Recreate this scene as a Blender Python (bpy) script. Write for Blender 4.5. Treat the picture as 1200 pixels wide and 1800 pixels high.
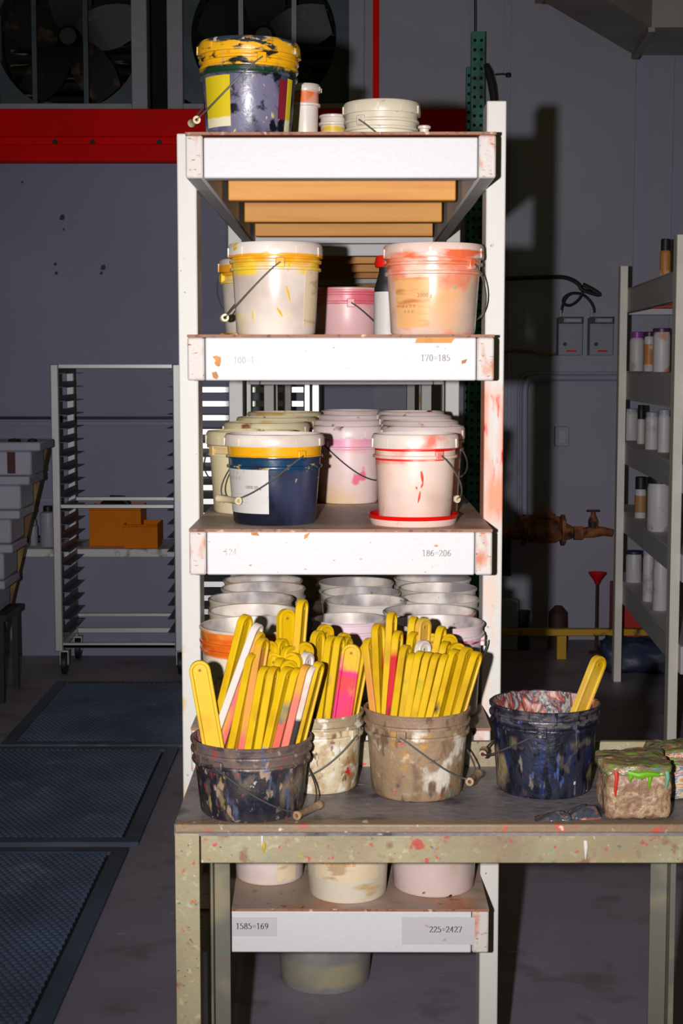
import bpy, bmesh, math, random
from mathutils import Vector, Matrix, Euler
random.seed(7)
SC = bpy.context.scene
COL = SC.collection
for o in list(bpy.data.objects):
    bpy.data.objects.remove(o)
PI = math.pi
R = math.radians

# ------------------------------------------------------------------ camera, world, flash, exposure
EYE = 1.70
FPX = 2700.0                      # focal length in pixels of the 1200x1800 frame
TH = math.atan(260 / FPX)         # camera pitched slightly down
cam_d = bpy.data.cameras.new('camera')
cam = bpy.data.objects.new('camera', cam_d)
COL.objects.link(cam)
cam.location = (0, 0, EYE)
cam.rotation_euler = (PI / 2 - TH, 0, 0)
cam_d.sensor_fit = 'VERTICAL'
cam_d.sensor_height = 36
cam_d.lens = FPX / 1800 * 36
cam_d.clip_start = 0.05
SC.camera = cam

world = bpy.data.worlds.new('world')
SC.world = world
world.use_nodes = True
bg = world.node_tree.nodes['Background']
bg.inputs[0].default_value = (1.0, 0.92, 0.36, 1)
bg.inputs[1].default_value = 0.040

fl_d = bpy.data.lights.new('camera_flash', 'SPOT')
fl = bpy.data.objects.new('camera_flash', fl_d)
COL.objects.link(fl)
fl.location = (-0.16, 0.0, EYE + 0.01)
fl_d.energy = 590
fl_d.color = (1.0, 0.965, 0.985)
fl_d.shadow_soft_size = 0.018
fl_d.spot_size = R(67)
fl_d.spot_blend = 1.0
_t = Vector((0.10, 3.0, 1.56)) - fl.location
fl.rotation_euler = _t.to_track_quat('-Z', 'Y').to_euler()

SC.view_settings.view_transform = 'Standard'
SC.view_settings.look = 'None'
SC.view_settings.gamma = 1
SC.view_settings.use_curve_mapping = False
SC.view_settings.exposure = 0.0

# ------------------------------------------------------------------ measuring helpers
CT, ST = math.cos(TH), math.sin(TH)
def at(px, py, Y):
    """point of the vertical plane at distance Y seen at this place of the photograph"""
    x = (px - 600) / FPX
    y = -(py - 900) / FPX
    t = Y / (CT + y * ST)
    return Vector((t * x, Y, EYE + t * (-ST + y * CT)))
def floor_at(px, py, drop=EYE):
    x = (px - 600) / FPX
    y = -(py - 900) / FPX
    t = drop / (ST - y * CT)
    return Vector((t * x, t * (CT + y * ST), EYE - drop))
def span(hpx, Y, py):
    """a half width of hpx pixels at distance Y, in metres"""
    y = -(py - 900) / FPX
    return hpx / FPX * Y / (CT + y * ST)

# ------------------------------------------------------------------ mesh helpers
class MB:
    def __init__(s):
        s.v = []; s.f = []; s.mi = []
    def add(s, vs, fs, m=0):
        b = len(s.v)
        s.v += [tuple(p) for p in vs]
        for f in fs:
            s.f.append(tuple(i + b for i in f)); s.mi.append(m)
    def box(s, x0, x1, y0, y1, z0, z1, m=0, M=None):
        vs = [Vector(p) for p in ((x0,y0,z0),(x1,y0,z0),(x1,y1,z0),(x0,y1,z0),(x0,y0,z1),(x1,y0,z1),(x1,y1,z1),(x0,y1,z1))]
        if M is not None: vs = [M @ p for p in vs]
        s.add(vs, [(0,3,2,1),(4,5,6,7),(0,1,5,4),(1,2,6,5),(2,3,7,6),(3,0,4,7)], m)
        return s
    def bar(s, a, b, w, h, m=0):
        """square bar from a to b"""
        a, b = Vector(a), Vector(b)
        d = (b - a); L = d.length; d.normalize()
        up = Vector((0,0,1)) if abs(d.z) < 0.95 else Vector((0,1,0))
        sx = d.cross(up).normalized(); sz = sx.cross(d).normalized()
        M = Matrix((( sx.x, d.x, sz.x, a.x),(sx.y, d.y, sz.y, a.y),(sx.z, d.z, sz.z, a.z),(0,0,0,1)))
        return s.box(-w/2, w/2, 0, L, -h/2, h/2, m, M)
    def lathe(s, prof, seg=40, c=(0,0,0), m=0, a0=0.0, a1=2*PI, M=None, wob=None):
        full = abs(a1 - a0 - 2*PI) < 1e-6
        n = seg if full else seg + 1
        vs = []
        for (r, z) in prof:
            for i in range(n):
                a = a0 + (a1 - a0) * i / seg
                p = Vector((c[0] + r*math.cos(a), c[1] + r*math.sin(a), c[2] + z))
                if M is not None: p = M @ p
                vs.append(p)
        fs = []
        for k in range(len(prof) - 1):
            for i in range(seg):
                j = (i + 1) % n
                fs.append((k*n+i, k*n+j, (k+1)*n+j, (k+1)*n+i))
        s.add(vs, fs, m)
        return s
    def disc(s, r, z, seg=40, c=(0,0,0), m=0, up=True, M=None):
        vs = [Vector((c[0]+r*math.cos(2*PI*i/seg), c[1]+r*math.sin(2*PI*i/seg), c[2]+z)) for i in range(seg)]
        if M is not None: vs = [M @ p for p in vs]
        f = tuple(range(seg))
        s.add(vs, [f if up else f[::-1]], m)
        return s
    def tube(s, pts, r, seg=8, m=0, cap=True, closed=False):
        pts = [Vector(p) for p in pts]
        n = len(pts)
        vs = []; prev = None
        for i, p in enumerate(pts):
            if closed: d = pts[(i+1) % n] - pts[i-1]
            else: d = pts[min(i+1, n-1)] - pts[max(i-1, 0)]
            d.normalize()
            if prev is None:
                u = d.orthogonal().normalized()
            else:
                u = (prev - d * prev.dot(d))
                u = u.normalized() if u.length > 1e-6 else d.orthogonal().normalized()
            prev = u
            w = d.cross(u)
            rr = r[i] if isinstance(r, (list, tuple)) else r
            for k in range(seg):
                a = 2*PI*k/seg
                vs.append(p + (u*math.cos(a) + w*math.sin(a)) * rr)
        fs = []
        for i in range(n if closed else n-1):
            j = (i+1) % n
            for k in range(seg):
                l = (k+1) % seg
                fs.append((i*seg+k, i*seg+l, j*seg+l, j*seg+k))
        if cap and not closed:
            fs.append(tuple(range(seg))[::-1]); fs.append(tuple((n-1)*seg+k for k in range(seg)))
        s.add(vs, fs, m)
        return s
    def prism(s, poly, z0, z1, m=0, M=None):
        n = len(poly)
        vs = [Vector((x, y, z0)) for x, y in poly] + [Vector((x, y, z1)) for x, y in poly]
        if M is not None: vs = [M @ p for p in vs]
        fs = [tuple(range(n))[::-1], tuple(range(n, 2*n))]
        for i in range(n):
            j = (i+1) % n
            fs.append((i, j, n+j, n+i))
        s.add(vs, fs, m)
        return s
    def mesh(s, name, mats, smooth=True, ang=35):
        me = bpy.data.meshes.new(name)
        me.from_pydata(s.v, [], s.f)
        for m in (mats if isinstance(mats, (list, tuple)) else [mats]):
            me.materials.append(m)
        for p, i in zip(me.polygons, s.mi):
            p.material_index = i
        bm = bmesh.new(); bm.from_mesh(me)
        bmesh.ops.recalc_face_normals(bm, faces=bm.faces)
        bm.to_mesh(me); bm.free()
        if smooth:
            me.polygons.foreach_set('use_smooth', [True]*len(me.polygons))
            me.set_sharp_from_angle(angle=R(ang))
        me.update()
        return me
    def obj(s, name, mats, parent=None, loc=None, rot=None, bevel=0, smooth=True, ang=35):
        o = bpy.data.objects.new(name, s.mesh(name, mats, smooth, ang))
        COL.objects.link(o)
        if parent is not None: o.parent = parent
        if loc is not None: o.location = loc
        if rot is not None: o.rotation_euler = rot
        if bevel:
            b = o.modifiers.new('bevel', 'BEVEL'); b.width = bevel; b.segments = 2
            b.limit_method = 'ANGLE'; b.angle_limit = R(40)
        return o

def tag(o, label=None, cat=None, group=None, kind=None):
    if label: o['label'] = label
    if cat: o['category'] = cat
    if group: o['group'] = group
    if kind: o['kind'] = kind
    return o
def thing(name, label, cat, loc=(0,0,0), rz=0.0, group=None):
    o = bpy.data.objects.new(name, None)
    COL.objects.link(o)
    o.empty_display_size = 0.05
    o.location = loc; o.rotation_euler = (0, 0, rz)
    return tag(o, label, cat, group)
def copy_tree(o, parent=None):
    c = o.copy(); COL.objects.link(c)
    if parent is not None: c.parent = parent
    for ch in list(o.children): copy_tree(ch, c)
    return c
def struct(o, label=None):
    o['kind'] = 'structure'
    if label: o['label'] = label
    return o

# ------------------------------------------------------------------ materials
def lin(c):
    c /= 255.0
    return c/12.92 if c <= 0.04045 else ((c+0.055)/1.055)**2.4
def S(r, g, b, f=1.4):
    """surface colour from a colour seen where the flash gives f times a white card"""
    return tuple(min(0.92, max(0.0015, lin(c)/(f*0.86))) for c in (r, g, b))
MATS = {}
def mat(name, base, rough=0.5, metal=0.0, spots=(), bump=0.0, bscale=60, spec=0.5, vary=0.0, vscale=8, sub=0.0, coord='Object', alpha=None):
    """principled material with a chain of blotches: (colour, scale, threshold, softness, stretch, (z0, z1, feather))"""
    if name in MATS: return MATS[name]
    m = bpy.data.materials.new(name); m.use_nodes = True
    MATS[name] = m
    nt = m.node_tree; N = nt.nodes; L = nt.links
    bs = N['Principled BSDF']
    bs.inputs['Roughness'].default_value = rough
    bs.inputs['Metallic'].default_value = metal
    bs.inputs['Specular IOR Level'].default_value = spec
    if sub:
        bs.inputs['Subsurface Weight'].default_value = sub
        bs.inputs['Subsurface Radius'].default_value = (0.02, 0.015, 0.01)
        bs.inputs['Subsurface Scale'].default_value = 0.3
    tc = N.new('ShaderNodeTexCoord'); co = tc.outputs[coord]
    sep = N.new('ShaderNodeSeparateXYZ'); L.new(co, sep.inputs[0])
    rnd = random.Random(name)
    oi = N.new('ShaderNodeObjectInfo')
    ofs = N.new('ShaderNodeVectorMath'); ofs.operation = 'SCALE'
    ofs.inputs[0].default_value = (17.3, 9.1, 5.7)
    L.new(oi.outputs['Random'], ofs.inputs['Scale'])
    cur = N.new('ShaderNodeRGB'); cur.outputs[0].default_value = (*base, 1)
    cur = cur.outputs[0]
    def noise(scale, stretch, detail=4, seed=True):
        mp = N.new('ShaderNodeMapping')
        mp.inputs['Scale'].default_value = stretch
        mp.inputs['Location'].default_value = [rnd.uniform(-20, 20) for _ in range(3)]
        add = N.new('ShaderNodeVectorMath'); add.operation = 'ADD'
        L.new(co, mp.inputs[0]); L.new(mp.outputs[0], add.inputs[0]); L.new(ofs.outputs[0], add.inputs[1])
        n = N.new('ShaderNodeTexNoise'); n.inputs['Scale'].default_value = scale
        n.inputs['Detail'].default_value = detail
        L.new(add.outputs[0], n.inputs['Vector'])
        return n.outputs['Fac']
    def rng(sock, a, b, c=0, d=1):
        r = N.new('ShaderNodeMapRange'); r.inputs[1].default_value = a; r.inputs[2].default_value = b
        r.inputs[3].default_value = c; r.inputs[4].default_value = d
        L.new(sock, r.inputs[0]); return r.outputs[0]
    def math_(op, a, b):
        q = N.new('ShaderNodeMath'); q.operation = op
        for i, x in enumerate((a, b)):
            if isinstance(x, (int, float)): q.inputs[i].default_value = x
            else: L.new(x, q.inputs[i])
        return q.outputs[0]
    if vary:
        f = noise(vscale, (1,1,1))
        mx = N.new('ShaderNodeMix'); mx.data_type = 'RGBA'; mx.blend_type = 'MULTIPLY'
        mx.inputs[0].default_value = 1.0
        L.new(cur, mx.inputs[6])
        cr = rng(f, 0.3, 0.7, 1 - vary, 1 + vary*0.3)
        cb = N.new('ShaderNodeCombineColor')
        for i in range(3): L.new(cr, cb.inputs[i])
        L.new(cb.outputs[0], mx.inputs[7]); cur = mx.outputs[2]
    for sp in spots:
        colr, scale, thr, soft = sp[:4]
        stretch = sp[4] if len(sp) > 4 and sp[4] else (1, 1, 1)
        zr = sp[5] if len(sp) > 5 else None
        f = rng(noise(scale, stretch), thr - soft, thr + soft)
        if zr:
            z0, z1, fe = zr
            jit = math_('MULTIPLY', math_('SUBTRACT', noise(scale*0.7+5, (1,1,0.5)), 0.5), fe*2.5)
            zz = math_('ADD', sep.outputs[2], jit)
            f = math_('MULTIPLY', f, math_('MULTIPLY', rng(zz, z0 - fe*0.3, z0 + fe*0.3), rng(zz, z1 - fe*0.3, z1 + fe*0.3, 1, 0)))
        mx = N.new('ShaderNodeMix'); mx.data_type = 'RGBA'
        L.new(f, mx.inputs[0]); L.new(cur, mx.inputs[6]); mx.inputs[7].default_value = (*colr, 1)
        cur = mx.outputs[2]
    L.new(cur, bs.inputs['Base Color'])
    if bump:
        b = N.new('ShaderNodeBump'); b.inputs['Strength'].default_value = bump; b.inputs['Distance'].default_value = 0.01
        L.new(noise(bscale, (1,1,1), 5), b.inputs['Height']); L.new(b.outputs[0], bs.inputs['Normal'])
    return m
def swirl(name, stops, scale=18, stretch=(1,1,1), rough=0.45, bump=0.4, bscale=70, zdir=None):
    """many coloured dried paint: a noise run through a hard stepped ramp"""
    if name in MATS: return MATS[name]
    m = bpy.data.materials.new(name); m.use_nodes = True; MATS[name] = m
    nt = m.node_tree; N = nt.nodes; L = nt.links; bs = N['Principled BSDF']
    bs.inputs['Roughness'].default_value = rough
    tc = N.new('ShaderNodeTexCoord')
    mp = N.new('ShaderNodeMapping'); mp.inputs['Scale'].default_value = stretch
    L.new(tc.outputs['Object'], mp.inputs[0])
    n = N.new('ShaderNodeTexNoise'); n.inputs['Scale'].default_value = scale; n.inputs['Detail'].default_value = 5
    n.inputs['Distortion'].default_value = 1.4
    L.new(mp.outputs[0], n.inputs['Vector'])
    r = N.new('ShaderNodeValToRGB'); L.new(n.outputs['Fac'], r.inputs[0])
    el = r.color_ramp.elements
    k = len(stops)
    while len(el) < k: el.new(0.5)
    for i, c in enumerate(stops):
        el[i].position = 0.28 + 0.44 * i / (k - 1); el[i].color = (*c, 1)
    L.new(r.outputs[0], bs.inputs['Base Color'])
    n2 = N.new('ShaderNodeTexNoise'); n2.inputs['Scale'].default_value = bscale; n2.inputs['Detail'].default_value = 5
    L.new(mp.outputs[0], n2.inputs['Vector'])
    b = N.new('ShaderNodeBump'); b.inputs['Strength'].default_value = bump; b.inputs['Distance'].default_value = 0.01
    L.new(n2.outputs['Fac'], b.inputs['Height']); L.new(b.outputs[0], bs.inputs['Normal'])
    return m

BROWN = S(170, 95, 40)
M_board = mat('white_painted_wood', (0.545, 0.54, 0.53), 0.55, spots=[
    (S(205,120,60), 22, 0.735, 0.012, (1,1,2)), (S(150,90,55), 60, 0.74, 0.015, (1,1,3))], bump=0.08, bscale=90)
M_board_end = mat('worn_white_end_grain', (0.53, 0.485, 0.445), 0.6, spots=[
    (S(205,120,75), 30, 0.6, 0.08, (1,1,0.6)), (S(160,105,70), 70, 0.66, 0.04, (1,1,3))], bump=0.12, bscale=120)
M_post = mat('white_painted_post', (0.56, 0.545, 0.50), 0.55, spots=[
    (S(220,170,60), 14, 0.70, 0.05, (1,1,0.6)), (S(190,110,60), 40, 0.735, 0.02, (1,1,0.8)), (S(150,120,90), 90, 0.74, 0.02)], bump=0.06)
M_post_red = mat('white_post_with_red_paint_smears', (0.56, 0.545, 0.50), 0.55, spots=[
    (S(238,150,112), 6, 0.46, 0.12, (4,1,0.8), (1.36, 1.66, 0.08)), (S(225,60,40), 30, 0.64, 0.05, (2,1,0.5), (1.36, 1.66, 0.06)),
    (S(240,190,160), 8, 0.60, 0.1, (3,1,0.7), (0.6, 1.36, 0.1)),
    (S(120,70,40), 60, 0.73, 0.02)], bump=0.06)
M_rail = mat('white_painted_rail', (0.52, 0.505, 0.49), 0.6, spots=[(S(150,110,80), 50, 0.72, 0.02)], bump=0.06)
M_ply = mat('worn_plywood_deck', S(168,146,128), 0.5, spots=[(S(190,120,70), 8, 0.62, 0.1), (S(110,80,65), 40, 0.68, 0.04), (S(215,195,180), 5, 0.62, 0.1)], bump=0.05)
M_plyedge = mat('plywood_edge', S(176,122,92,2.0), 0.7, spots=[(S(110,60,40), 60, 0.6, 0.06), (S(230,190,160), 40, 0.66, 0.05)])
M_joist = mat('bare_pine', S(224,156,66,1.35), 0.6, spots=[
    (S(206,130,54,1.35), 7, 0.55, 0.14, (0.35,1,7)), (S(120,50,20), 12, 0.76, 0.012), (S(150,85,40), 30, 0.74, 0.02, (0.3,1,2))], bump=0.05)
M_stain = mat('dark_red_stained_plywood', S(150,60,28), 0.7, spots=[(S(110,40,20), 15, 0.55, 0.1)])
M_wire = mat('galvanised_wire', (0.42, 0.42, 0.40), 0.35, 0.9)
M_wire_dark = mat('dark_wire', (0.10, 0.09, 0.10), 0.45, 0.6)
M_grip = mat('white_plastic_grip', S(225,205,165), 0.5, spots=[(S(220,170,60), 40, 0.62, 0.04)])
M_ink = mat('printed_ink', (0.05, 0.05, 0.045), 0.7)
M_ink_faded = mat('faded_printed_ink', (0.28, 0.27, 0.25), 0.7)
M_ink_faint = mat('faint_printed_ink', (0.46, 0.45, 0.43), 0.7)
M_paper = mat('paper_label', (0.46, 0.435, 0.44), 0.6, spots=[(S(170,150,140), 40, 0.7, 0.03)])
M_paper_w = mat('white_paper_label', (0.52, 0.49, 0.46), 0.55, spots=[(S(190,170,150), 25, 0.68, 0.05)])

# background materials (the flash is ten times weaker there)
M_wall = mat('painted_wall_lilac_grey', (0.305, 0.315, 0.475), 0.6, vary=0.10, vscale=1.3, spots=[((0.12,0.12,0.15), 9, 0.80, 0.01)], bump=0.05, bscale=30)
M_wall_r = mat('painted_wall_warm_grey', (0.36, 0.355, 0.44), 0.6, vary=0.10, vscale=1.3, spots=[((0.12,0.12,0.15), 9, 0.80, 0.01)], bump=0.05, bscale=30)
M_floor = mat('grey_concrete', (0.30, 0.268, 0.335), 0.55, vary=0.22, vscale=2.2, spots=[
    ((0.17,0.14,0.17), 5, 0.66, 0.08), ((0.16,0.10,0.08), 3, 0.70, 0.05), ((0.40,0.37,0.45), 14, 0.72, 0.04)], bump=0.08, bscale=40)
M_red = mat('red_steel_paint', (0.92, 0.003, 0.002), 0.5, vary=0.15, vscale=3, spec=0.08)
M_black = mat('black_rubber', (0.012, 0.012, 0.014), 0.5)
M_darkmetal = mat('dark_grimy_metal', (0.010, 0.011, 0.013), 0.5, 0.2, spots=[((0.10,0.05,0.03), 8, 0.66, 0.05)])  # near-black base imitates the unlit fan inside; only the brown spots are grime
M_fanpanel = mat('dull_galvanised_panel', (0.07, 0.10, 0.12), 0.55, 0.3, vary=0.3, vscale=6)
M_fanframe = mat('grey_fan_frame', (0.34, 0.34, 0.42), 0.5, vary=0.1)
M_louvre = mat('dark_louvre', (0.014, 0.011, 0.010), 0.4, 0.2, spots=[((0.45,0.33,0.27), 4, 0.66, 0.03, (1,1,6))])  # unlit slats painted near black, pale streaks painted as their highlights
M_void = mat('dark_void_wall', (0.01, 0.01, 0.012), 0.9)  # darkness of the open space behind the fans, put into the colour
M_alu = mat('aluminium_tube', (0.62, 0.62, 0.62), 0.38, 0.55)
M_alu_bright = mat('bright_aluminium_ledge', (0.88, 0.88, 0.86), 0.35, 0.05)
M_alu_dark = mat('dull_aluminium_slide', (0.14, 0.15, 0.18), 0.5, 0.5)  # darker copy of the aluminium: lack of light on the slides put into colour
M_green = mat('green_steel_upright', (0.03, 0.22, 0.16), 0.45, spots=[((0.02,0.05,0.05), 10, 0.6, 0.08)])
M_hole = mat('dark_hole', (0.004, 0.004, 0.004), 0.9)
M_duct = mat('dusty_sheet_metal_duct', (0.34, 0.31, 0.30), 0.55, 0.1, vary=0.25, vscale=3)
M_pipe = mat('painted_pipe', (0.33, 0.325, 0.46), 0.5)
M_rust = mat('rusty_iron', (0.22, 0.07, 0.03), 0.65, spots=[((0.45,0.16,0.05), 16, 0.52, 0.08), ((0.04,0.015,0.01), 10, 0.58, 0.06), ((0.5,0.42,0.38), 40, 0.72, 0.02)], bump=0.3, bscale=50)
M_rust_dark = mat('dark_rusty_iron', (0.05, 0.02, 0.015), 0.7)
M_yellowrail = mat('yellow_barrier_paint', (0.62, 0.34, 0.01), 0.5, spots=[((0.06,0.03,0.02), 10, 0.60, 0.06)])
M_greybox = mat('grey_electrical_box', (0.26, 0.28, 0.35), 0.5)
M_white_bg = mat('white_plastic_background', (0.42, 0.415, 0.52), 0.45, vary=0.1)
M_counter_top = mat('worn_counter_edge', (0.78, 0.77, 0.78), 0.55, spots=[((0.30,0.27,0.28), 14, 0.58, 0.06), ((0.78,0.77,0.75), 20, 0.6, 0.05)])
M_counter = mat('grey_counter_panel', (0.30, 0.29, 0.41), 0.6, vary=0.12, vscale=2)
M_orange_bin = mat('orange_plastic_bin', (0.80, 0.22, 0.002), 0.5, vary=0.1, spec=0.1)
M_mat_rubber = mat('dark_blue_rubber_mat', (0.075, 0.105, 0.170), 0.55, vary=0.4, vscale=3, spots=[((0.12,0.14,0.18), 6, 0.68, 0.06), ((0.22,0.22,0.25), 25, 0.76, 0.02)])
M_mat_hole = mat('floor_seen_through_mat', (0.008, 0.009, 0.012), 0.9)  # near-black sheet: shade down in the mat holes painted as colour
M_wood_brown = mat('brown_wood', (0.20, 0.08, 0.03), 0.6, spots=[((0.35,0.22,0.06), 6, 0.6, 0.08)])
M_shelfwhite_bg = mat('white_painted_wood_background', (0.62, 0.60, 0.64), 0.55, vary=0.08)
M_postcream_bg = mat('cream_painted_post_background', (0.88, 0.84, 0.74), 0.55, vary=0.08)
M_under_red = mat('red_stained_underside', (0.55, 0.06, 0.02), 0.6, spots=[((0.3,0.03,0.02), 8, 0.55, 0.1)])

# ------------------------------------------------------------------ structure
WALLY = 9.40
def zwall(py): return at(600, py, WALLY).z
def xwall(px, py=640): return at(px, py, WALLY).x
mb = MB(); mb.box(-6, 6, -1.5, 12, -0.1, 0)
struct(mb.obj('floor', M_floor, smooth=False), 'grey violet concrete floor with brown stains')
zb = zwall(192)
xop = xwall(637, 100)
mb = MB()
xsp = xwall(660, 100)
mb.box(-6, xsp, WALLY, WALLY+0.2, 0, zb)
mb.box(xsp, 6, WALLY, WALLY+0.2, 0, zb, m=1)
mb.box(xop, 6, WALLY, WALLY+0.2, zb, 4.6, m=1)
mb.box(-6, xop, WALLY, WALLY+0.2, zwall(-420), 4.6)
wb_ = struct(mb.obj('wall_back', [M_wall, M_wall_r], smooth=False), 'lilac grey painted wall behind the racks')
mb = MB(); mb.box(-6, 6, WALLY+0.9, WALLY+1.0, 0, 4.6)
struct(mb.obj('void_backdrop', M_void, smooth=False), 'near black sheet standing in for the unlit space behind the fans')
# red steel beam under the fans
zt, zl = zwall(196), zwall(288)
zm0, zm1 = zwall(244), zwall(257)
mb = MB()
xr_ = xwall(842)
mb.box(-6, xr_, WALLY-0.10, WALLY, zm0, zt)
mb.box(-6, xr_, WALLY-0.10, WALLY, zl, zm1)
mb.box(-6, xr_, WALLY-0.075, WALLY, zm1, zm0)
beam = struct(mb.obj('trim_1', M_red, bevel=0.006), 'red steel beam running along the wall under the fans')
for px in (97, 163, 280):
    b = MB(); p = at(px, 250, WALLY-0.075)
    b.lathe([(0.0, -0.012), (0.016, -0.012), (0.016, 0.012), (0, 0.012)], 8, M=Matrix.Translation(p) @ Matrix.Rotation(PI/2, 4, 'X'))
    b.obj('bolt', M_darkmetal, beam)
# slim red upright and wall seams
mb = MB(); mb.box(xwall(655,100), xwall(666,100), WALLY-0.03, WALLY, zwall(215), 4.6)
struct(mb.obj('trim_2', M_red), 'slim red upright strip on the wall')
mb = MB(); mb.box(xwall(632,100), xwall(639,100), WALLY-0.035, WALLY, zb, 4.6)
struct(mb.obj('trim_3', M_black), 'black strip beside the fan frame')
for i, (pa, pb_, z0) in enumerate(((819,824,0.9),(880,884,0.9),(892,896,1.3),(1108,1130,1.2),(1174,1187,1.2))):
    mb = MB(); mb.box(xwall(pa), xwall(pb_), WALLY-0.012, WALLY, z0, 4.6)
    struct(mb.obj('trim_%d' % (4+i), M_pipe), 'painted vertical seam strip on the wall')
mb = MB(); mb.box(-6, xwall(340), WALLY-0.03, WALLY, zwall(737), zwall(732))
struct(mb.obj('trim_9', M_darkmetal), 'thin dark conduit line along the wall')
mb = MB(); mb.box(-6, xwall(340), WALLY-0.02, WALLY, zwall(746), zwall(742))
struct(mb.obj('trim_10', M_pipe), 'thin painted ridge along the wall')
mb = MB(); mb.box(-6, xwall(340), WALLY-0.02, WALLY, zwall(881), zwall(875))
struct(mb.obj('trim_11', M_pipe), 'thin painted pipe above the counter')
for (px, py, w) in ((109,382,5),(97,464,3),(99,480,3),(181,470,5),(178,480,3),(112,403,2),(39,320,2)):
    p = at(px, py, WALLY); q = w*0.0035
    m = MB(); m.prism([(-q,-q*0.7),(q*0.3,-q),(q,-q*0.2),(q*0.6,q),(-q*0.4,q*0.8)], -0.001, 0.002, M=Matrix.Translation(p) @ Matrix.Rotation(PI/2, 4, 'X'))
    m.obj('paint_chip', M_black, wb_)

# wall fans in the opening
def fan(x0, x1, cx, cy, rpx, bars, label):
    Y = WALLY - 0.02
    ztop, zbot = zwall(-110), zwall(195)
    c = at(cx, cy, Y); r = span(rpx, Y, cy)
    t = thing('exhaust_fan', label, 'fan', (c.x, Y, zbot))
    M0 = Matrix.Translation(-Vector((c.x, Y, zbot)))
    X0, X1 = at(x0, 100, Y).x - c.x, at(x1, 100, Y).x - c.x
    H = ztop - zbot; fw = 0.093; fb = 0.034
    f = MB()
    f.box(X0, X0+fw, -0.05, 0.10, 0, H); f.box(X1-fw, X1, -0.05, 0.10, 0, H)
    f.box(X0+fw, X1-fw, -0.05, 0.10, 0, fb); f.box(X0+fw, X1-fw, -0.05, 0.10, H-fb, H)
    f.obj('frame', M_fanframe, t, bevel=0.005)
    cz = c.z - zbot
    # panel with the round mouth
    p = MB(); n = 48; ring = []; sq = []
    for i in range(n):
        a = 2*PI*i/n; ca, sa = math.cos(a), math.sin(a)
        ring.append((r*ca, 0.03, cz + r*sa))
        tx = ((X1-fw) if ca > 0 else (X0+fw)) / ca if abs(ca) > 1e-6 else 1e9
        tz = ((H-fb-cz) if sa > 0 else (fb-cz)) / sa if abs(sa) > 1e-6 else 1e9
        k = max(min(tx, tz), r*1.001)
        sq.append((k*ca, 0.03, cz + k*sa))
    back = [(x, 0.22, z) for x, y, z in ring]
    p.add(ring + sq + back, [(i, (i+1)%n, n+(i+1)%n, n+i) for i in range(n)] + [(i, 2*n+i, 2*n+(i+1)%n, (i+1)%n) for i in range(n)])
    p.obj('mouth_panel', M_fanpanel, t, ang=30)
    for bx in bars:
        g = MB(); xx = at(bx, 100, Y).x - c.x
        g.box(xx-0.014, xx+0.014, -0.03, -0.005, fb, H-fb); g.obj('guard_bar', M_fanframe if bx > 300 else M_fanpanel, t)
    h = MB(); MX = Matrix.Translation((0, 0.12, cz)) @ Matrix.Rotation(PI/2, 4, 'X')
    h.lathe([(0,0.10),(0.05,0.10),(0.07,0.07),(0.07,-0.05),(0,-0.05)], 20, M=MX)
    h.obj('motor', M_darkmetal, t)
    for k in range(5):
        b = MB(); Mk = MX @ Matrix.Rotation(2*PI*k/5 + 0.3, 4, 'Z')
        pts = []
        for s_ in range(6):
            rr = 0.06 + (r*0.93 - 0.06)*s_/5; w = 0.05 + 0.075*math.sin(PI*min(1, s_/5*0.75+0.1)); tw = 0.055*(1 - s_/7)
            pts.append((Vector((rr, -w, -tw)), Vector((rr, w, tw))))
        vs = []
        for a_, b_ in pts: vs += [Mk @ a_, Mk @ b_, Mk @ (a_+Vector((0,0,0.006))), Mk @ (b_+Vector((0,0,0.006)))]
        fs = []
        for s_ in range(5):
            o_ = s_*4; q = o_+4
            fs += [(o_, o_+1, q+1, q), (o_+2, q+2, q+3, o_+3), (o_, q, q+2, o_+2), (o_+1, o_+3, q+3, q+1)]
        fs += [(0,2,3,1), (20,21,23,22)]
        b.add(vs, fs); b.obj('blade', M_darkmetal, t)
    nl = 11
    for k in range(nl):
        l = MB(); zz = fb + 0.05 + (H-2*fb-0.1)*k/(nl-1)
        l.box(X0+fw, X1-fw, -0.05, 0.05, -0.004, 0.004, M=Matrix.Translation((0, 0.36, zz)) @ Matrix.Rotation(R(38), 4, 'X'))
        l.obj('louvre', M_louvre, t)
    return t
fan(-30, 260, 118, 62, 128, (62, 152), 'wall exhaust fan at the left with teal corner panel and guard bars')
fan(295, 640, 463, 62, 128, (424, 517), 'wall exhaust fan behind the blue bucket on the top shelf')

# duct at the upper right
hd = 1.72
def dpt(px, py):
    return floor_at(px, py, -hd)
a = floor_at(1115, 97, -hd); b = floor_at(950, 0, -hd)
c_ = floor_at(1145, 48, -hd); d_ = floor_at(1065, 0, -hd)
def ext(p, q, k): return p + (q - p) * k
b2 = ext(a, b, 2.6); d2 = ext(c_, d_, 3.2)
e = Vector((4.5, a.y, a.z)); g = Vector((4.5, c_.y, c_.z))
poly = [(b2.x, b2.y), (a.x, a.y), (e.x, e.y), (g.x, g.y), (c_.x, c_.y), (d2.x, d2.y)]
dt = thing('air_duct', 'dusty sheet metal air duct bending under the ceiling at upper right', 'duct', (a.x, a.y, a.z))
mb = MB()
mb.prism([(x - a.x, y - a.y) for x, y in poly], 0, 0.55)
mb.obj('duct_body', M_duct, dt, smooth=False)
for k in (0.0, 1.02):
    p, q = ext(a, b, k), ext(c_, d_, k*1.9)
    mb = MB(); mb.bar(p - a + Vector((0,0,-0.008)), q - a + Vector((0,0,-0.008)), 0.035, 0.03); mb.obj('flange', M_duct, dt)

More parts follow.
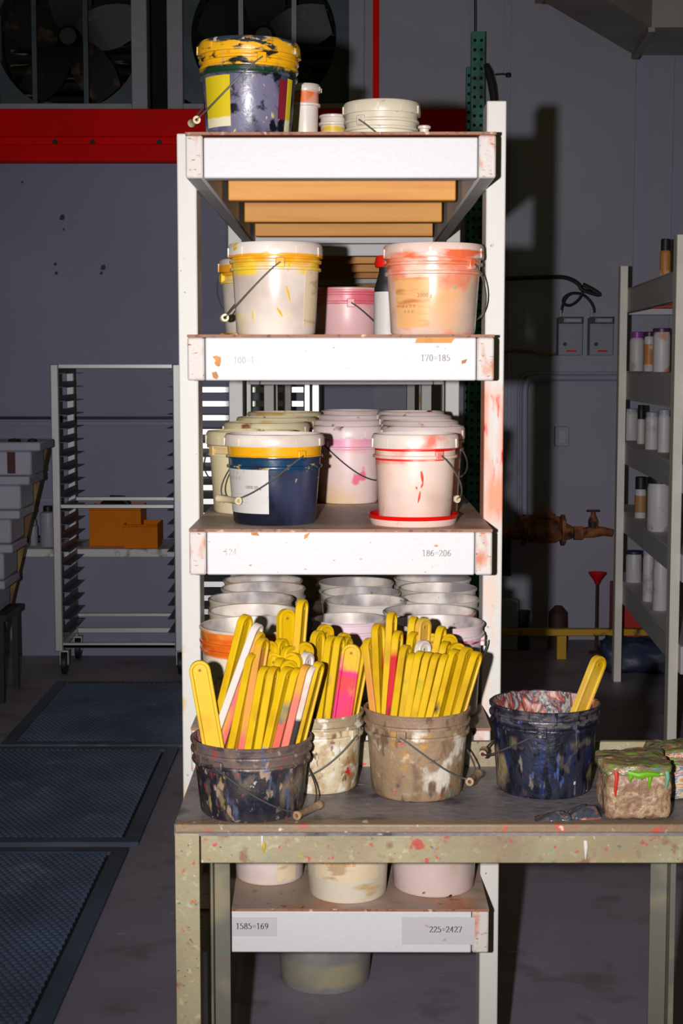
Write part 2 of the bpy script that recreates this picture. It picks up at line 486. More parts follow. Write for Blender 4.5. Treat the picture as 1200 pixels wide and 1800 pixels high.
# ------------------------------------------------------------------ floor mats
def hexmat_mesh(w, l, pitch=0.0255, th=0.014, border=0.055):
    m = MB()
    m.box(0, w, 0, border, 0, th); m.box(0, w, l-border, l, 0, th)
    m.box(0, border, border, l-border, 0, th); m.box(w-border, w, border, l-border, 0, th)
    f = MB()
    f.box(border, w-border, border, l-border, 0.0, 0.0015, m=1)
    ny = int((l - 2*border) / (pitch*0.866)); nx = int((w - 2*border) / pitch)
    ro = pitch/math.sqrt(3); ri = ro*0.78
    for j in range(ny):
        for i in range(nx):
            cx = border + pitch*(i + 0.5 + (0.5 if j % 2 else 0)); cy = border + ro + j*pitch*0.866
            if cx > w - border - pitch*0.3: continue
            vs = []
            for rr, z in ((ro, th), (ri, th), (ri, 0.001)):
                for k in range(6):
                    an = PI/6 + k*PI/3
                    vs.append((cx + rr*math.cos(an), cy + rr*math.sin(an), z))
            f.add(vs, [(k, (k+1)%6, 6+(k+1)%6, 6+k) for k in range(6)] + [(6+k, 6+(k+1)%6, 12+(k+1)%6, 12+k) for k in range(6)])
    me_b = m.mesh('border', M_mat_rubber, smooth=False)
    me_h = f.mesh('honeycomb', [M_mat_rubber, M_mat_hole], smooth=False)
    return me_b, me_h
mw, ml = 0.95, 1.37
me_b, me_h = hexmat_mesh(mw, ml)
near_meshes = hexmat_mesh(mw, 1.80)
for (x, y, lab) in ((-0.745-mw, 3.45, 'dark blue honeycomb rubber floor mat nearest the camera'),
                    (-0.72-mw, 5.305, 'dark blue honeycomb rubber floor mat, middle one of the row'),
                    (-1.52, 6.71, 'dark blue rubber floor mat in front of the wheeled tray rack')):
    t = thing('floor_mat', lab, 'floor mat', (x, y, 0.0), group='honeycomb rubber mats')
    if y < 3.6: mb_, mh_ = near_meshes
    else: mb_, mh_ = me_b, me_h
    o = bpy.data.objects.new('mat_border', mb_); COL.objects.link(o); o.parent = t
    o = bpy.data.objects.new('honeycomb', mh_); COL.objects.link(o); o.parent = t; o['kind'] = 'stuff'

# ------------------------------------------------------------------ shelving units (two by four frames, plywood decks)
def glyph(ch):
    def arc(cx, cy, rx, ry, a0, a1, n=14):
        return [(cx + rx*math.cos(R(a0+(a1-a0)*i/n)), cy + ry*math.sin(R(a0+(a1-a0)*i/n))) for i in range(n+1)]
    G = {
        '0': [arc(.25,.5,.19,.47,0,360,24)],
        '1': [[(.10,.84),(.27,.97),(.27,.03)], [(.12,.03),(.42,.03)]],
        '2': [arc(.24,.72,.18,.24,170,-35)+[(.06,.04)], [(.06,.04),(.45,.04)], [(.45,.04),(.47,.16)]],
        '3': [arc(.22,.74,.17,.22,150,-80)+arc(.22,.28,.21,.26,85,-150)],
        '4': [[(.34,.03),(.34,.95),(.04,.30)], [(.04,.30),(.48,.30)]],
        '5': [[(.44,.95),(.13,.95)], [(.13,.95),(.11,.56)]+arc(.22,.32,.21,.28,110,-150)],
        '6': [[(.42,.95)]+arc(.40,.42,.33,.48,110,180), arc(.25,.30,.18,.27,0,360,20)],
        '7': [[(.05,.82),(.05,.95),(.46,.95),(.20,.02)]],
        '8': [arc(.25,.73,.15,.22,0,360,18), arc(.25,.27,.19,.25,0,360,20)],
        '9': [arc(.25,.67,.18,.28,0,360,20), [(.43,.66)]+arc(.10,.55,.33,.50,0,-75,8)],
        '=': [[(.05,.60),(.50,.60)], [(.05,.36),(.50,.36)]],
        '.': [[(.2,.02),(.26,.08)]],
    }
    return G.get(ch, [])
def serif_text(txt, h):
    """number in a serif face, drawn by a broad pen; lies in x,z around its centre"""
    m = MB(); adv = 0.655; w = adv*len(txt)
    for i, ch in enumerate(txt):
        for pl in glyph(ch):
            for (x0, y0), (x1, y1) in zip(pl, pl[1:]):
                dx, dy = x1-x0, y1-y0; L = math.hypot(dx, dy)
                if L < 1e-6: continue
                wd = (0.05 + 0.085*abs(dy)/L) if ch != '=' else 0.075
                nx, ny = -dy/L*wd/2, dx/L*wd/2
                ex, ey = dx/L*0.012, dy/L*0.012
                q = [(x0-ex+nx, y0-ey+ny), (x1+ex+nx, y1+ey+ny), (x1+ex-nx, y1+ey-ny), (x0-ex-nx, y0-ey-ny)]
                m.add([((a_*1.14+0.03+i*adv - w/2)*h, 0, (b_-0.5)*h) for a_, b_ in q], [(0,1,2,3)])
    return m

SH_Y = 2.96
DECK_PY = (232, 588, 930, 1279, 1597)
BOT_PY = (313, 669, 1011, 1358, 1675)
DECK_Z = [at(600, p, SH_Y).z for p in DECK_PY]
BOT_Z = [at(600, p, SH_Y).z for p in BOT_PY]
XL, XR = at(329, 640, SH_Y).x, at(868, 640, SH_Y).x
POSTY = 3.17
LEN = 1.62
def unit(name, label, loc, rz, decks, bots, xl, xr, length, post_off, post_tops, mb_board, mb_post, mb_rail, mb_joist, mb_deck, mb_edge, joists, group=None, mend=None, post_mats=None, back_at=None):
    t = thing(name, label, 'shelving unit', loc, rz, group)
    pw, pd = 0.040, 0.089
    k = 0
    for yy in (post_off, (length - 0.02 - pd) if back_at is None else back_at):
        for sx in (-1, 1):
            x0 = xl - pw if sx < 0 else xr
            m = MB(); m.box(x0, x0+pw, yy, yy+pd, 0, post_tops[k])
            m.obj('post', (post_mats or {}).get(k, mb_post), t, bevel=0.003); k += 1
    fronts = []
    for i, (zd, zb_) in enumerate(zip(decks, bots)):
        pt = 0.0055
        for sx in (-1, 1):
            x0 = xl if sx < 0 else xr - 0.033
            m = MB(); m.box(x0, x0+0.033, 0, length, zb_, zd-pt)
            if mend:
                m.mi[2] = 1                      # end grain
                m.obj('side_rail', [mb_rail, mend], t, bevel=0.004)
            else: m.obj('side_rail', mb_rail, t, bevel=0.004)
        m = MB(); m.box(-(xr-xl)/2+0.0345, (xr-xl)/2-0.0345, -0.019, 0.019, -(zd-pt-zb_)/2, (zd-pt-zb_)/2 - (0.004 if i == 0 else 0))
        fb = m.obj('front_board', mb_board, t, loc=((xl+xr)/2, 0.0195, (zb_+zd-pt)/2), bevel=0.003)
        fronts.append(fb)
        m = MB(); m.box(xl+0.034, xr-0.034, length-0.038, length, zb_, zd-pt); m.obj('back_board', mb_rail, t, bevel=0.003)
        for jy in joists:
            m = MB(); m.box(xl+0.046, xr-0.046, jy, jy+0.038, zb_+0.004, zd-pt-0.0005); m.obj('joist', mb_joist, t, bevel=0.003)
        m = MB(); m.box(xl, xr, -0.002, length, zd-pt, zd)
        m.mi[0] = 2; m.mi[2] = 1; m.mi[3] = 1; m.mi[5] = 1
        m.obj('deck', [mb_deck, mb_edge, M_stain], t)
    return t, fronts
pz = [at(325, 234, POSTY).z, at(868, 177, POSTY).z, DECK_Z[0]-0.012, DECK_Z[0]-0.012]
YAW = -0.006
main, fronts = unit('shelving_unit', 'white timber shelving unit in the middle, full of paint buckets', (0, SH_Y, 0), YAW,
    DECK_Z, BOT_Z, XL, XR, LEN, POSTY-SH_Y, pz, M_board, M_post, M_rail, M_joist, M_ply, M_plyedge,
    (0.44, 0.95, 1.38), mend=M_board_end, post_mats={1: M_post_red})
# number labels on the front boards
def number(fi, txt, cx, cy, ink, h=0.0125, paper=None):
    fb = fronts[fi]
    p = at(cx, cy, SH_Y); base = Vector((fb.location.x, SH_Y, fb.location.z))
    d = p - base
    if paper:
        a_, b_ = at(paper[0], paper[1], SH_Y) - base, at(paper[2], paper[3], SH_Y) - base
        m = MB(); m.box(a_.x, b_.x, -0.0200, -0.0192, b_.z, a_.z); m.obj('paper_label', M_paper, fb)
    m = serif_text(txt, h)
    o = m.obj('lettering', ink, fb, loc=(d.x, -0.0204, d.z), smooth=False)
    o['label'] = 'printed number ' + txt
number(1, '100=1..', 436, 633, M_ink_faint)
number(1, '170=185', 765, 629, M_ink_faded)
number(2, '124', 405, 970, M_ink_faint)
number(2, '186=206', 767, 972, M_ink_faded)
number(4, '1585=169', 443, 1628, M_ink, paper=(405, 1613, 487, 1646))
number(4, '225=2427', 783, 1633, M_ink, paper=(706, 1612, 834, 1660))
# bare wood chips on the second board
m = MB(); fb = fronts[1]; base = Vector((fb.location.x, SH_Y, fb.location.z))
def chip(fi, pts, mt, nm='bare_wood_patch'):
    fb = fronts[fi]; base = Vector((fb.location.x, SH_Y, fb.location.z))
    m = MB(); P = [at(x, y, SH_Y) - base for x, y in pts]
    vs = [(p.x, -0.0197, p.z) for p in P] + [(p.x, -0.0185, p.z) for p in P]; n = len(P)
    m.add(vs, [tuple(range(n)), tuple(range(n, 2*n))] + [(i, (i+1)%n, n+(i+1)%n, n+i) for i in range(n)])
    o = m.obj(nm, mt, fb, smooth=False); o['label'] = 'bare orange wood where the white paint is torn off'
M_chip = mat('torn_bare_wood', S(205,135,45), 0.6, spots=[(S(165,95,40), 25, 0.55, 0.08)])
chip(1, [(733,592),(803,592),(797,597),(793,603),(729,603)], M_chip)
chip(1, [(373,627),(380,625),(388,628),(388,636),(386,644),(381,644),(376,638),(379,634)], M_chip)
chip(1, [(372,655),(380,653),(384,662),(381,667),(374,664)], M_chip)
chip(1, [(811,634),(821,631),(818,638),(811,640)], M_chip)
chip(2, [(440,936),(452,936),(456,942),(442,941)], M_chip)
chip(2, [(535,940),(545,936),(540,945),(534,948)], M_chip)

# units standing in a row behind it
d2 = [z - 0.03 for z in DECK_Z]; b2_ = [z - 0.03 for z in BOT_Z]
u2, _ = unit('shelving_unit', 'white timber shelving unit standing second in the row', (0.017, 4.63, 0), YAW, d2, b2_, XL, XR, LEN, 0.10,
    [d2[0]]*4, M_rail, M_post, M_rail, M_joist, M_ply, M_plyedge, (0.42, 0.88, 1.28))
u3, _ = unit('shelving_unit', 'white timber shelving unit standing third and last in the row', (0.03, 6.30, 0), YAW, d2, b2_, XL, XR, LEN, 0.10,
    [d2[0]]*4, M_rail, M_post, M_rail, M_joist, M_ply, M_plyedge, (0.25, 0.70, 1.2))

# ------------------------------------------------------------------ bent lettering
def font_mesh(txt, size):
    cu = bpy.data.curves.new('t', 'FONT'); cu.body = txt; cu.size = size; cu.align_x = 'CENTER'; cu.resolution_u = 2
    o = bpy.data.objects.new('t', cu); COL.objects.link(o)
    dg = bpy.context.evaluated_depsgraph_get()
    me = bpy.data.meshes.new_from_object(o.evaluated_get(dg))
    v = [p.co.copy() for p in me.vertices]; f = [tuple(p.vertices) for p in me.polygons]
    bpy.data.objects.remove(o); bpy.data.curves.remove(cu); bpy.data.meshes.remove(me)
    return v, f

# ------------------------------------------------------------------ buckets
def body_profile(rb, rt, h, rings, wall=0.0022, fill=None, lip=True):
    def rad(z): return rb + (rt - rb) * (z / h)
    out = [(rb-0.010, 0.0), (rb-0.003, 0.001), (rad(0.006)+0.0002, 0.006)]
    zs = sorted(rings)
    out.append((rad(zs[0]-0.03), zs[0]-0.03) if zs else (rad(h*0.6), h*0.6))
    for z in zs:
        rr = rad(z)
        out += [(rr, z-0.004), (rr+0.0045, z-0.003), (rr+0.0052, z), (rr+0.0045, z+0.0022), (rr+0.0008, z+0.0035)]
    if lip:
        rr = rad(h)
        out += [(rr, h-0.007), (rr+0.003, h-0.006), (rr+0.0035, h-0.002), (rr+0.001, h), (rr-wall, h-0.0015)]
    else: out += [(rad(h), h), (rad(h)-wall, h)]
    zf = fill if fill is not None else 0.012
    n = 5
    for k in range(1, n+1):
        z = h - 0.003 - (h - 0.003 - zf) * k/n
        out.append((rad(z)-wall, z))
    out.append((0.0005, zf))
    return out
def bail_pts(R_, ang, side, drop, z, ns=26, out=1.07):
    ax = Vector((math.cos(ang), math.sin(ang), 0)); sd = Vector((-math.sin(ang), math.cos(ang), 0)) * side
    P = []
    for i in range(ns+1):
        t = PI*i/ns
        P.append(ax*(math.cos(t)*R_*1.015) + sd*(math.sin(t)*R_*out) + Vector((0,0,z - drop*(max(0.0, math.sin(t))**1.15))))
    return P, ax, sd
def bucket(label, px, py, Y, zb, body, lid=None, rbf=0.88, rings=(0.045, 0.028), ear=None, side=1, drop=0.09, grip=None, gmat=None, wire=None,
           fill=None, inner=None, patches=(), texts=(), name='bucket', cat='bucket', group=None, seg=44, tilt=(0,0), lidh=0.024, h=None, lip=True, streaks=()):
    """px = (left, right) of the rim, py = height of the rim's centre in the photograph, standing on zb at distance Y"""
    cx = (px[0]+px[1])/2
    c = at(cx, py, Y); rt = span((px[1]-px[0])/2, Y, py)
    if lid: rt -= 0.005
    if h is None: h = c.z - zb - (0.004 if lid else 0)
    rb = rt*rbf
    t = thing(name, label, cat, (c.x, Y, zb), 0, group)
    t.rotation_euler = (tilt[0], tilt[1], 0)
    m = MB()
    rz = [h - k for k in rings if h - k > 0.035]
    prof = body_profile(rb, rt, h, rz, fill=(fill if fill is not None else (h-0.02 if lid else 0.012)), lip=lip)
    m.lathe(prof, seg)
    if inner is not None:
        n_in = 7
        k0 = len(prof) - n_in - 0
        for fi in range(len(m.f)):
            if fi // seg >= k0 - 0: m.mi[fi] = 1
        m.obj('body', [body, inner], t)
    else:
        m.obj('body', body, t)
    def rad(z): return rb + (rt-rb)*(z/h)
    if lid:
        m = MB(); r_ = rt+0.0045
        m.lathe([(rt-0.001, h-lidh), (r_, h-lidh), (r_+0.001, h-lidh+0.004), (r_, h-0.001), (r_-0.003, h+0.004), (r_-0.007, h+0.0045), (r_-0.010, h-0.003), (0.0005, h-0.003)], seg)
        for k in range(10):                       # pull tabs moulded in the lid skirt
            an = 2*PI*k/10 + 0.2
            M = Matrix.Rotation(an, 4, 'Z') @ Matrix.Translation((r_+0.0006, 0, h-lidh*0.5))
            m.box(-0.002, 0.002, -0.002, 0.002, -lidh*0.42, lidh*0.3, M=M)
        m.obj('lid', lid, t)
    if ear is not None:
        an = R(ear - 90)            # 0 = towards the camera, positive = to the right
        ze = h - 0.036
        Re = rad(ze) + 0.005
        for s_ in (0, PI):
            m = MB(); M = Matrix.Rotation(an+s_, 4, 'Z') @ Matrix.Translation((Re-0.001, 0, ze))
            m.box(-0.006, 0.003, -0.009, 0.009, -0.010, 0.010, M=M)
            m.obj('ear', body, t, bevel=0.002)
        P, ax, sd = bail_pts(Re+0.004, an, side, drop, ze)
        m = MB(); m.tube(P, 0.0017, 6); wo = m.obj('handle', wire or M_wire, t)
        if grip:
            mid = P[len(P)//2]; gl = 0.085 if grip is True else grip
            gm = MB()
            k = len(P)//2
            a_ = mid - ax*gl/2; b_ = mid + ax*gl/2
            Mg = Matrix.Translation(mid) @ ax.to_track_quat('Z', 'Y').to_matrix().to_4x4()
            gm.lathe([(0.0035,-gl/2),(0.0078,-gl/2),(0.0082,-gl/2+0.003),(0.0066,-gl/2+0.006),(0.0066,gl/2-0.006),(0.0082,gl/2-0.003),(0.0078,gl/2),(0.0035,gl/2),(0.0035,-gl/2)], 12, M=Mg)
            gm.obj('grip', gmat or M_grip, wo)
    for (a0, a1, z0, z1, mt, nm) in patches:      # stuck on labels: angles from the front, heights as fractions
        m = MB(); n = max(3, int(abs(a1-a0)/6)); vs = []
        zz0, zz1 = z0*h, z1*h
        for off in (0.0011, 0.0003):
            for i in range(n+1):
                an = R(a0+(a1-a0)*i/n - 90)
                for z in (zz0, zz1):
                    r_ = rad(z)+off; vs.append((r_*math.cos(an), r_*math.sin(an), z))
        q = 2*(n+1)
        fs = [(2*i, 2*i+2, 2*i+3, 2*i+1) for i in range(n)] + [(q+2*i, q+2*i+1, q+2*i+3, q+2*i+2) for i in range(n)]
        fs += [(2*i, q+2*i, q+2*i+2, 2*i+2) for i in range(n)] + [(2*i+1, 2*i+3, q+2*i+3, q+2*i+1) for i in range(n)] + [(0,1,q+1,q), (2*n,q+2*n,q+2*n+1,2*n+1)]
        m.add(vs, fs); m.obj(nm, mt, t)
    for (a0, da, z1, z0, w_, mt) in streaks:      # runs of paint on the outside: angle, drift, top, bottom, half width
        P = []; rr = []
        for i in range(7):
            q = i/6; z = (z1 + (z0-z1)*q)*h; an = R(a0 + da*q - 90); r_ = rad(z) - w_*0.25
            P.append((r_*math.cos(an), r_*math.sin(an), z)); rr.append(w_*(0.35 + 0.65*math.sin(PI*min(1, 0.15+q*0.8))**2))
        m = MB(); m.tube(P, rr, 6); m.obj('paint_run', mt, t)
    for (txt, a0, zf, size, mt) in texts:
        v, f = font_mesh(txt, size); z0 = zf*h
        vs = []
        for p in v:
            z = z0 + p.y; r_ = rad(z)+0.0016; an = R(a0-90) + p.x/r_
            vs.append((r_*math.cos(an), r_*math.sin(an), z))
        m = MB(); m.add(vs, f); o = m.obj('lettering', mt, t, smooth=False); o['label'] = 'printed text ' + txt
    return t, h, rt, rb

W = S(233,221,208)          # white plastic as the flash shows it
def plastic(name, base=W, spots=(), rough=0.38, **k):
    return mat(name, base, rough, spots=[(S(196,176,160), 6, 0.60, 0.12)] + list(spots), bump=0.03, bscale=30, **k)
YEL, ORG, RED, PNK, NVY = S(236,176,22), S(238,110,52), S(220,30,22), S(240,110,150), S(26,30,50)

M_redrun = mat('dried_red_run', S(232,76,50), 0.4)
M_yelrun = mat('dried_yellow_run', S(232,186,40), 0.4)
# --- top shelf
zt0 = DECK_Z[0]
B_navy_top = mat('navy_paint_pail', S(60,66,90), 0.3, spots=[
    (S(18,24,40), 9, 0.50, 0.05), (S(116,112,136), 12, 0.52, 0.05, (1,1,0.5)), (S(206,190,120), 110, 0.66, 0.02, (1,1,0.5)), (S(16,20,34), 26, 0.60, 0.03),
    (S(14,18,28), 20, 0.60, 0.03), (S(240,176,20), 12, 0.40, 0.06, None, (0.137, 0.30, 0.006)), (S(30,30,30), 26, 0.60, 0.03, (1,1,2), (0.13,0.30,0.005)),
    (S(30,60,40), 20, 0.5, 0.05, None, (0.125, 0.140, 0.006))], bump=0.12, bscale=45)
L_navy_top = mat('yellow_smeared_lid', S(240,176,26), 0.35, spots=[(S(38,44,50), 24, 0.60, 0.03, (1,1,3)), (S(225,215,190), 18, 0.64, 0.03, (1,1,4)),
    (S(52,56,68), 20, 0.42, 0.06, None, (0.187, 0.30, 0.006)), (S(200,190,170), 60, 0.64, 0.02, None, (0.185, 0.30, 0.004))], bump=0.15)
M_yellow_label = mat('yellow_sticker', S(222,196,26), 0.5, spots=[(S(235,215,120), 30, 0.7, 0.03), (S(235,225,190), 30, 0.3, 0.1, None, (0.0,0.043,0.004))])
M_maroon = mat('maroon_sticker', S(130,20,40), 0.5)
bucket('large navy pail with yellow sticker and yellow rim on the top shelf', (345, 526), 80, 3.13, zt0, B_navy_top, L_navy_top, rbf=0.86,
    ear=18, side=-1, drop=0.115, grip=0.05, rings=(0.062, 0.047, 0.032), lidh=0.022, tilt=(0, 0.012),
    patches=((-62,-20,0.13,0.64,M_yellow_label,'yellow_sticker'), (44,58,0.22,0.62,M_maroon,'maroon_sticker'), (59,70,0.05,0.64,M_yellow_label,'yellow_sticker')))
J_or = plastic('jar_with_orange_rim', W, [(S(230,110,40), 9, 0.30, 0.1, None, (0.132,0.156,0.003)), (S(240,190,170), 8, 0.55, 0.1)])
bucket('tall narrow white jar with orange rim behind the navy pail', (508, 564), 150, 3.45, zt0, J_or, plastic('jar_lid_white', W), rbf=0.86, rings=(0.04,), name='jar', cat='jar', lidh=0.012)
J_ye = plastic('small_white_jar', W, [(S(230,190,60), 12, 0.56, 0.05, (1,1,3)), ])
bucket('small white jar with yellow stripe on the top shelf', (563, 607), 203, 3.5, zt0, J_ye, None, rbf=0.95, rings=(0.02,), name='jar', cat='jar', fill=0.03)
B_tub = plastic('cream_tub', S(222,212,186), [(S(190,110,130), 30, 0.68, 0.03), (S(100,190,160), 25, 0.73, 0.015)])
bucket('short cream tub with lid on the top shelf', (602, 739), 184, 3.2, zt0, B_tub, B_tub, rbf=0.93, rings=(0.034, 0.05), ear=-35, side=1, drop=0.075,
    texts=(('Old', 28, 0.10, 0.014, M_ink),), lidh=0.02, name='tub', cat='tub')
bucket('small white cup just right of the cream tub', (737, 754), 221, 3.12, zt0, plastic('cup_white', W), None, rbf=0.8, rings=(), name='cup', cat='cup', fill=0.004)

# --- second shelf
zt1 = DECK_Z[1]
B_yel = plastic('white_pail_with_yellow_drips', W, [(S(240,200,60), 10, 0.42, 0.08, None, (0.118,0.30,0.010)), (S(232,158,24), 11, 0.42, 0.06, None, (0.136,0.30,0.006)),
    (S(238,190,30), 14, 0.71, 0.015, (1,1,0.35)), (S(245,225,120), 9, 0.58, 0.08, None, (-0.1,0.045,0.01))], rough=0.28)
L_yel = plastic('white_lid_with_yellow', W, [(S(235,160,24), 9, 0.35, 0.06, None, (0.0,0.158,0.003)), (S(235,180,40), 16, 0.66, 0.02, (1,1,3))])
M_oldlabel = mat('worn_cream_label', S(226,205,170), 0.5, spots=[(S(190,160,120), 20, 0.6, 0.06, (1,1,3))])
bucket('white pail with yellow rim and wire handle on the second shelf', (401, 567), 430, 3.09, zt1, B_yel, L_yel, ear=8, side=-1, drop=0.105, grip=0.04,
    rings=(0.046, 0.031), streaks=((16,7,0.54,0.36,0.0024,M_yelrun),(4,8,0.30,0.20,0.0026,M_yelrun),(-31,0,0.28,0.14,0.0022,M_yelrun),(20,-2,0.78,0.70,0.0028,M_yelrun)), patches=((45,76,0.1,0.72,M_oldlabel,'paper_label'),))
bucket('yellow rimmed pail half hidden behind the left pail on the second shelf', (384, 530), 458, 3.42, zt1, B_yel, L_yel, ear=-70, side=-1, drop=0.09, grip=0.04)
m = MB(); r_ = span(40, 3.06, 585)
m.lathe([(0.0005,0.0),(r_-0.002,0.0),(r_,0.003),(r_,0.008),(r_-0.004,0.009),(r_-0.006,0.004),(0.0005,0.004)], 36)
p = at(402, 585, 3.02)
tag(m.obj('loose_lid', mat('yellow_lid', S(226,182,30), 0.4, spots=[(S(30,25,15), 12, 0.62, 0.03)]), loc=(p.x+0.004, 3.30, zt1)), 'yellow pail lid lying flat at the left of the second shelf', 'lid')
B_pink = plastic('pink_pail', S(226,180,178), [(S(225,90,110), 9, 0.50, 0.08, None, (0.080,0.112,0.006)), (S(210,120,120), 8, 0.6, 0.1)])
bucket('small pink tinted pail in the middle of the second shelf', (552, 670), 507, 3.6, zt1, B_pink, None, rbf=0.88, rings=(0.034,0.014), ear=5, side=1, drop=0.075, wire=M_wire_dark, fill=0.08)
B_org = plastic('white_pail_with_orange_smears', S(236,200,178), [(S(238,176,124), 6, 0.66, 0.12), (S(238,112,66), 9, 0.45, 0.06, (1,1,3), (0.128,0.30,0.008)),
    (S(226,200,40), 18, 0.68, 0.02, (1,1,3), (0.12,0.14,0.004)), (S(236,140,110), 14, 0.60, 0.06), (S(120,200,120), 26, 0.735, 0.012)], rough=0.28)
L_org = plastic('white_lid_with_orange', S(234,206,190), [(S(238,110,66), 9, 0.50, 0.05, (1,1,3), (0.0,0.163,0.004)), (S(236,120,80), 18, 0.66, 0.03)])
M_orlabel = mat('orange_stained_label', S(236,176,112), 0.45, spots=[(S(205,130,70), 12, 0.6, 0.06, (1,1,5)), (S(245,205,150), 6, 0.6, 0.1)])
bucket('large pail with orange smears and stained label on the second shelf', (673, 850), 432, 3.08, zt1, B_org, L_org, ear=48, side=1, drop=0.11, rings=(0.052, 0.034),
    patches=((-58,-8,0.08,0.64,M_orlabel,'stained_label'),), texts=(('2000 g', -14, 0.42, 0.011, mat('brown_ink', S(150,100,60), 0.6)),
        ('≡ ≡ ≡ ≡', -36, 0.30, 0.010, mat('brown_ink', S(150,100,60), 0.6)), ('≡ ≡ ≡', -36, 0.24, 0.010, mat('brown_ink', S(150,100,60), 0.6))))
# dark bottle with red cap between
p = at(679, 470, 3.42); 
bt = thing('bottle', 'black bottle with red cap behind the orange smeared pail', 'bottle', (p.x, 3.36, zt1))
hB = at(679, 450, 3.36).z - zt1
m = MB(); m.lathe([(0.0005,0),(0.026,0),(0.028,0.004),(0.028,hB*0.60),(0.024,hB*0.68),(0.018,hB*0.80),(0.018,hB*0.92),(0.0005,hB*0.92)], 24); m.obj('bottle_body', M_black, bt)
m = MB(); m.lathe([(0.0285,0.004),(0.0288,0.004),(0.0288,hB*0.56),(0.0285,hB*0.56)], 24); m.obj('paper_label', M_paper_w, bt)
m = MB(); m.lathe([(0.0005,hB*0.86),(0.026,hB*0.86),(0.028,hB*0.90),(0.024,hB),(0.0005,hB)], 20); m.obj('cap', mat('red_cap', S(225,30,20), 0.3), bt)

# --- third shelf: lidded pails in three columns
zt2 = DECK_Z[2]
B_navy = mat('clear_pail_of_navy_paint', S(36,42,66), 0.25, spots=[(S(20,24,40), 6, 0.52, 0.06), (S(74,78,104), 6, 0.62, 0.08, (1,1,0.4)), (S(215,195,130), 26, 0.73, 0.012),
    (S(236,170,24), 8, 0.2, 0.1, None, (0.136,0.30,0.002)), (S(20,60,90), 20, 0.45, 0.06, (1,1,3), (0.108,0.135,0.002)), (S(215,180,90), 34, 0.60, 0.03, None, (0.108,0.120,0.004))], bump=0.05)
L_navy = plastic('white_lid_orange_marks', W, [(S(240,140,60), 22, 0.72, 0.02), (S(232,150,90), 8, 0.3, 0.1, None, (0.0,0.149,0.002))])
bucket('clear pail of navy paint with a white label, front left of the third shelf', (394, 570), 762, 3.09, zt2, B_navy, L_navy, ear=36, side=-1, drop=0.088, grip=0.075,
    rings=(0.060, 0.040), rbf=0.86, lidh=0.019,
    patches=((-82,-5,0.14,0.66,M_paper_w,'white_label'), (-80,-42,0.515,0.555,mat('grey_print', S(196,176,172), 0.6),'grey_bar')),
    texts=(('1000.00 g', -26, 0.42, 0.0095, M_ink), ('T  V', -55, 0.575, 0.011, M_ink_faded), ('— — —', -45, 0.34, 0.010, M_ink_faded), ('— — —', -45, 0.29, 0.010, M_ink_faded), ('— — —', -45, 0.25, 0.010, M_ink_faded)))
B_c = [plastic('white_pail_ochre', S(214,200,160), [(S(206,160,60), 8, 0.5, 0.1, None, (0.13,0.30,0.008)), (S(214,170,60), 7, 0.6, 0.06, (1,1,0.3))]),
       plastic('white_pail_pink_band', S(232,206,200), [(S(240,120,180), 6, 0.42, 0.1, None, (0.118,0.150,0.006)), (S(226,190,130), 6, 0.6, 0.1), (S(235,120,140), 16, 0.69, 0.03)]),
       plastic('white_pail_red', S(226,190,180), [(S(180,40,40), 9, 0.5, 0.08, None, (0.12,0.30,0.01)), (S(190,60,60), 8, 0.6, 0.08, (1,1,0.3))]),
       plastic('white_pail_plain', W, [])]
L_c = [plastic('lid_ochre', S(208,196,156), [(S(120,70,50), 20, 0.66, 0.03), (S(190,150,80), 10, 0.6, 0.06)]),
       plastic('lid_pink', S(226,204,200), [(S(120,50,60), 18, 0.66, 0.03)]),
       plastic('lid_red', S(214,196,190), [(S(130,20,20), 18, 0.66, 0.03)])]
g3 = 'lidded pails on the third shelf'
ordn = ['front', 'second from the front', 'third from the front', 'fourth from the front', 'last at the back']
for i, (cx, rp, py, Y) in enumerate(((443,81,757,3.32), (468,76,742,3.54), (486,71,733,3.76), (500,66,724,3.97))):
    bucket('ochre stained lidded pail of the left column on the third shelf, ' + ordn[i+1], (cx-rp, cx+rp), py, Y, zt2, B_c[0], L_c[0], group=g3,
        ear=(-60 if i == 0 else None), side=-1, drop=0.085, grip=0.04 if i == 0 else None, seg=36)
for i, (cx, rp, py, Y) in enumerate(((612,63,748,3.55), (612,62,738,3.77), (616,58,729,3.96), (618,55,721,4.15))):
    bucket(('white lidded pail with pink band, front of the middle column on the third shelf' if i == 0 else 'pink stained lidded pail of the middle column on the third shelf, ' + ordn[i]),
        (cx-rp, cx+rp), py, Y, zt2, B_c[1], L_c[1], group=g3, ear=(-42 if i == 0 else None), side=1, drop=0.082, wire=M_wire_dark, seg=36, rings=(0.045,0.02))
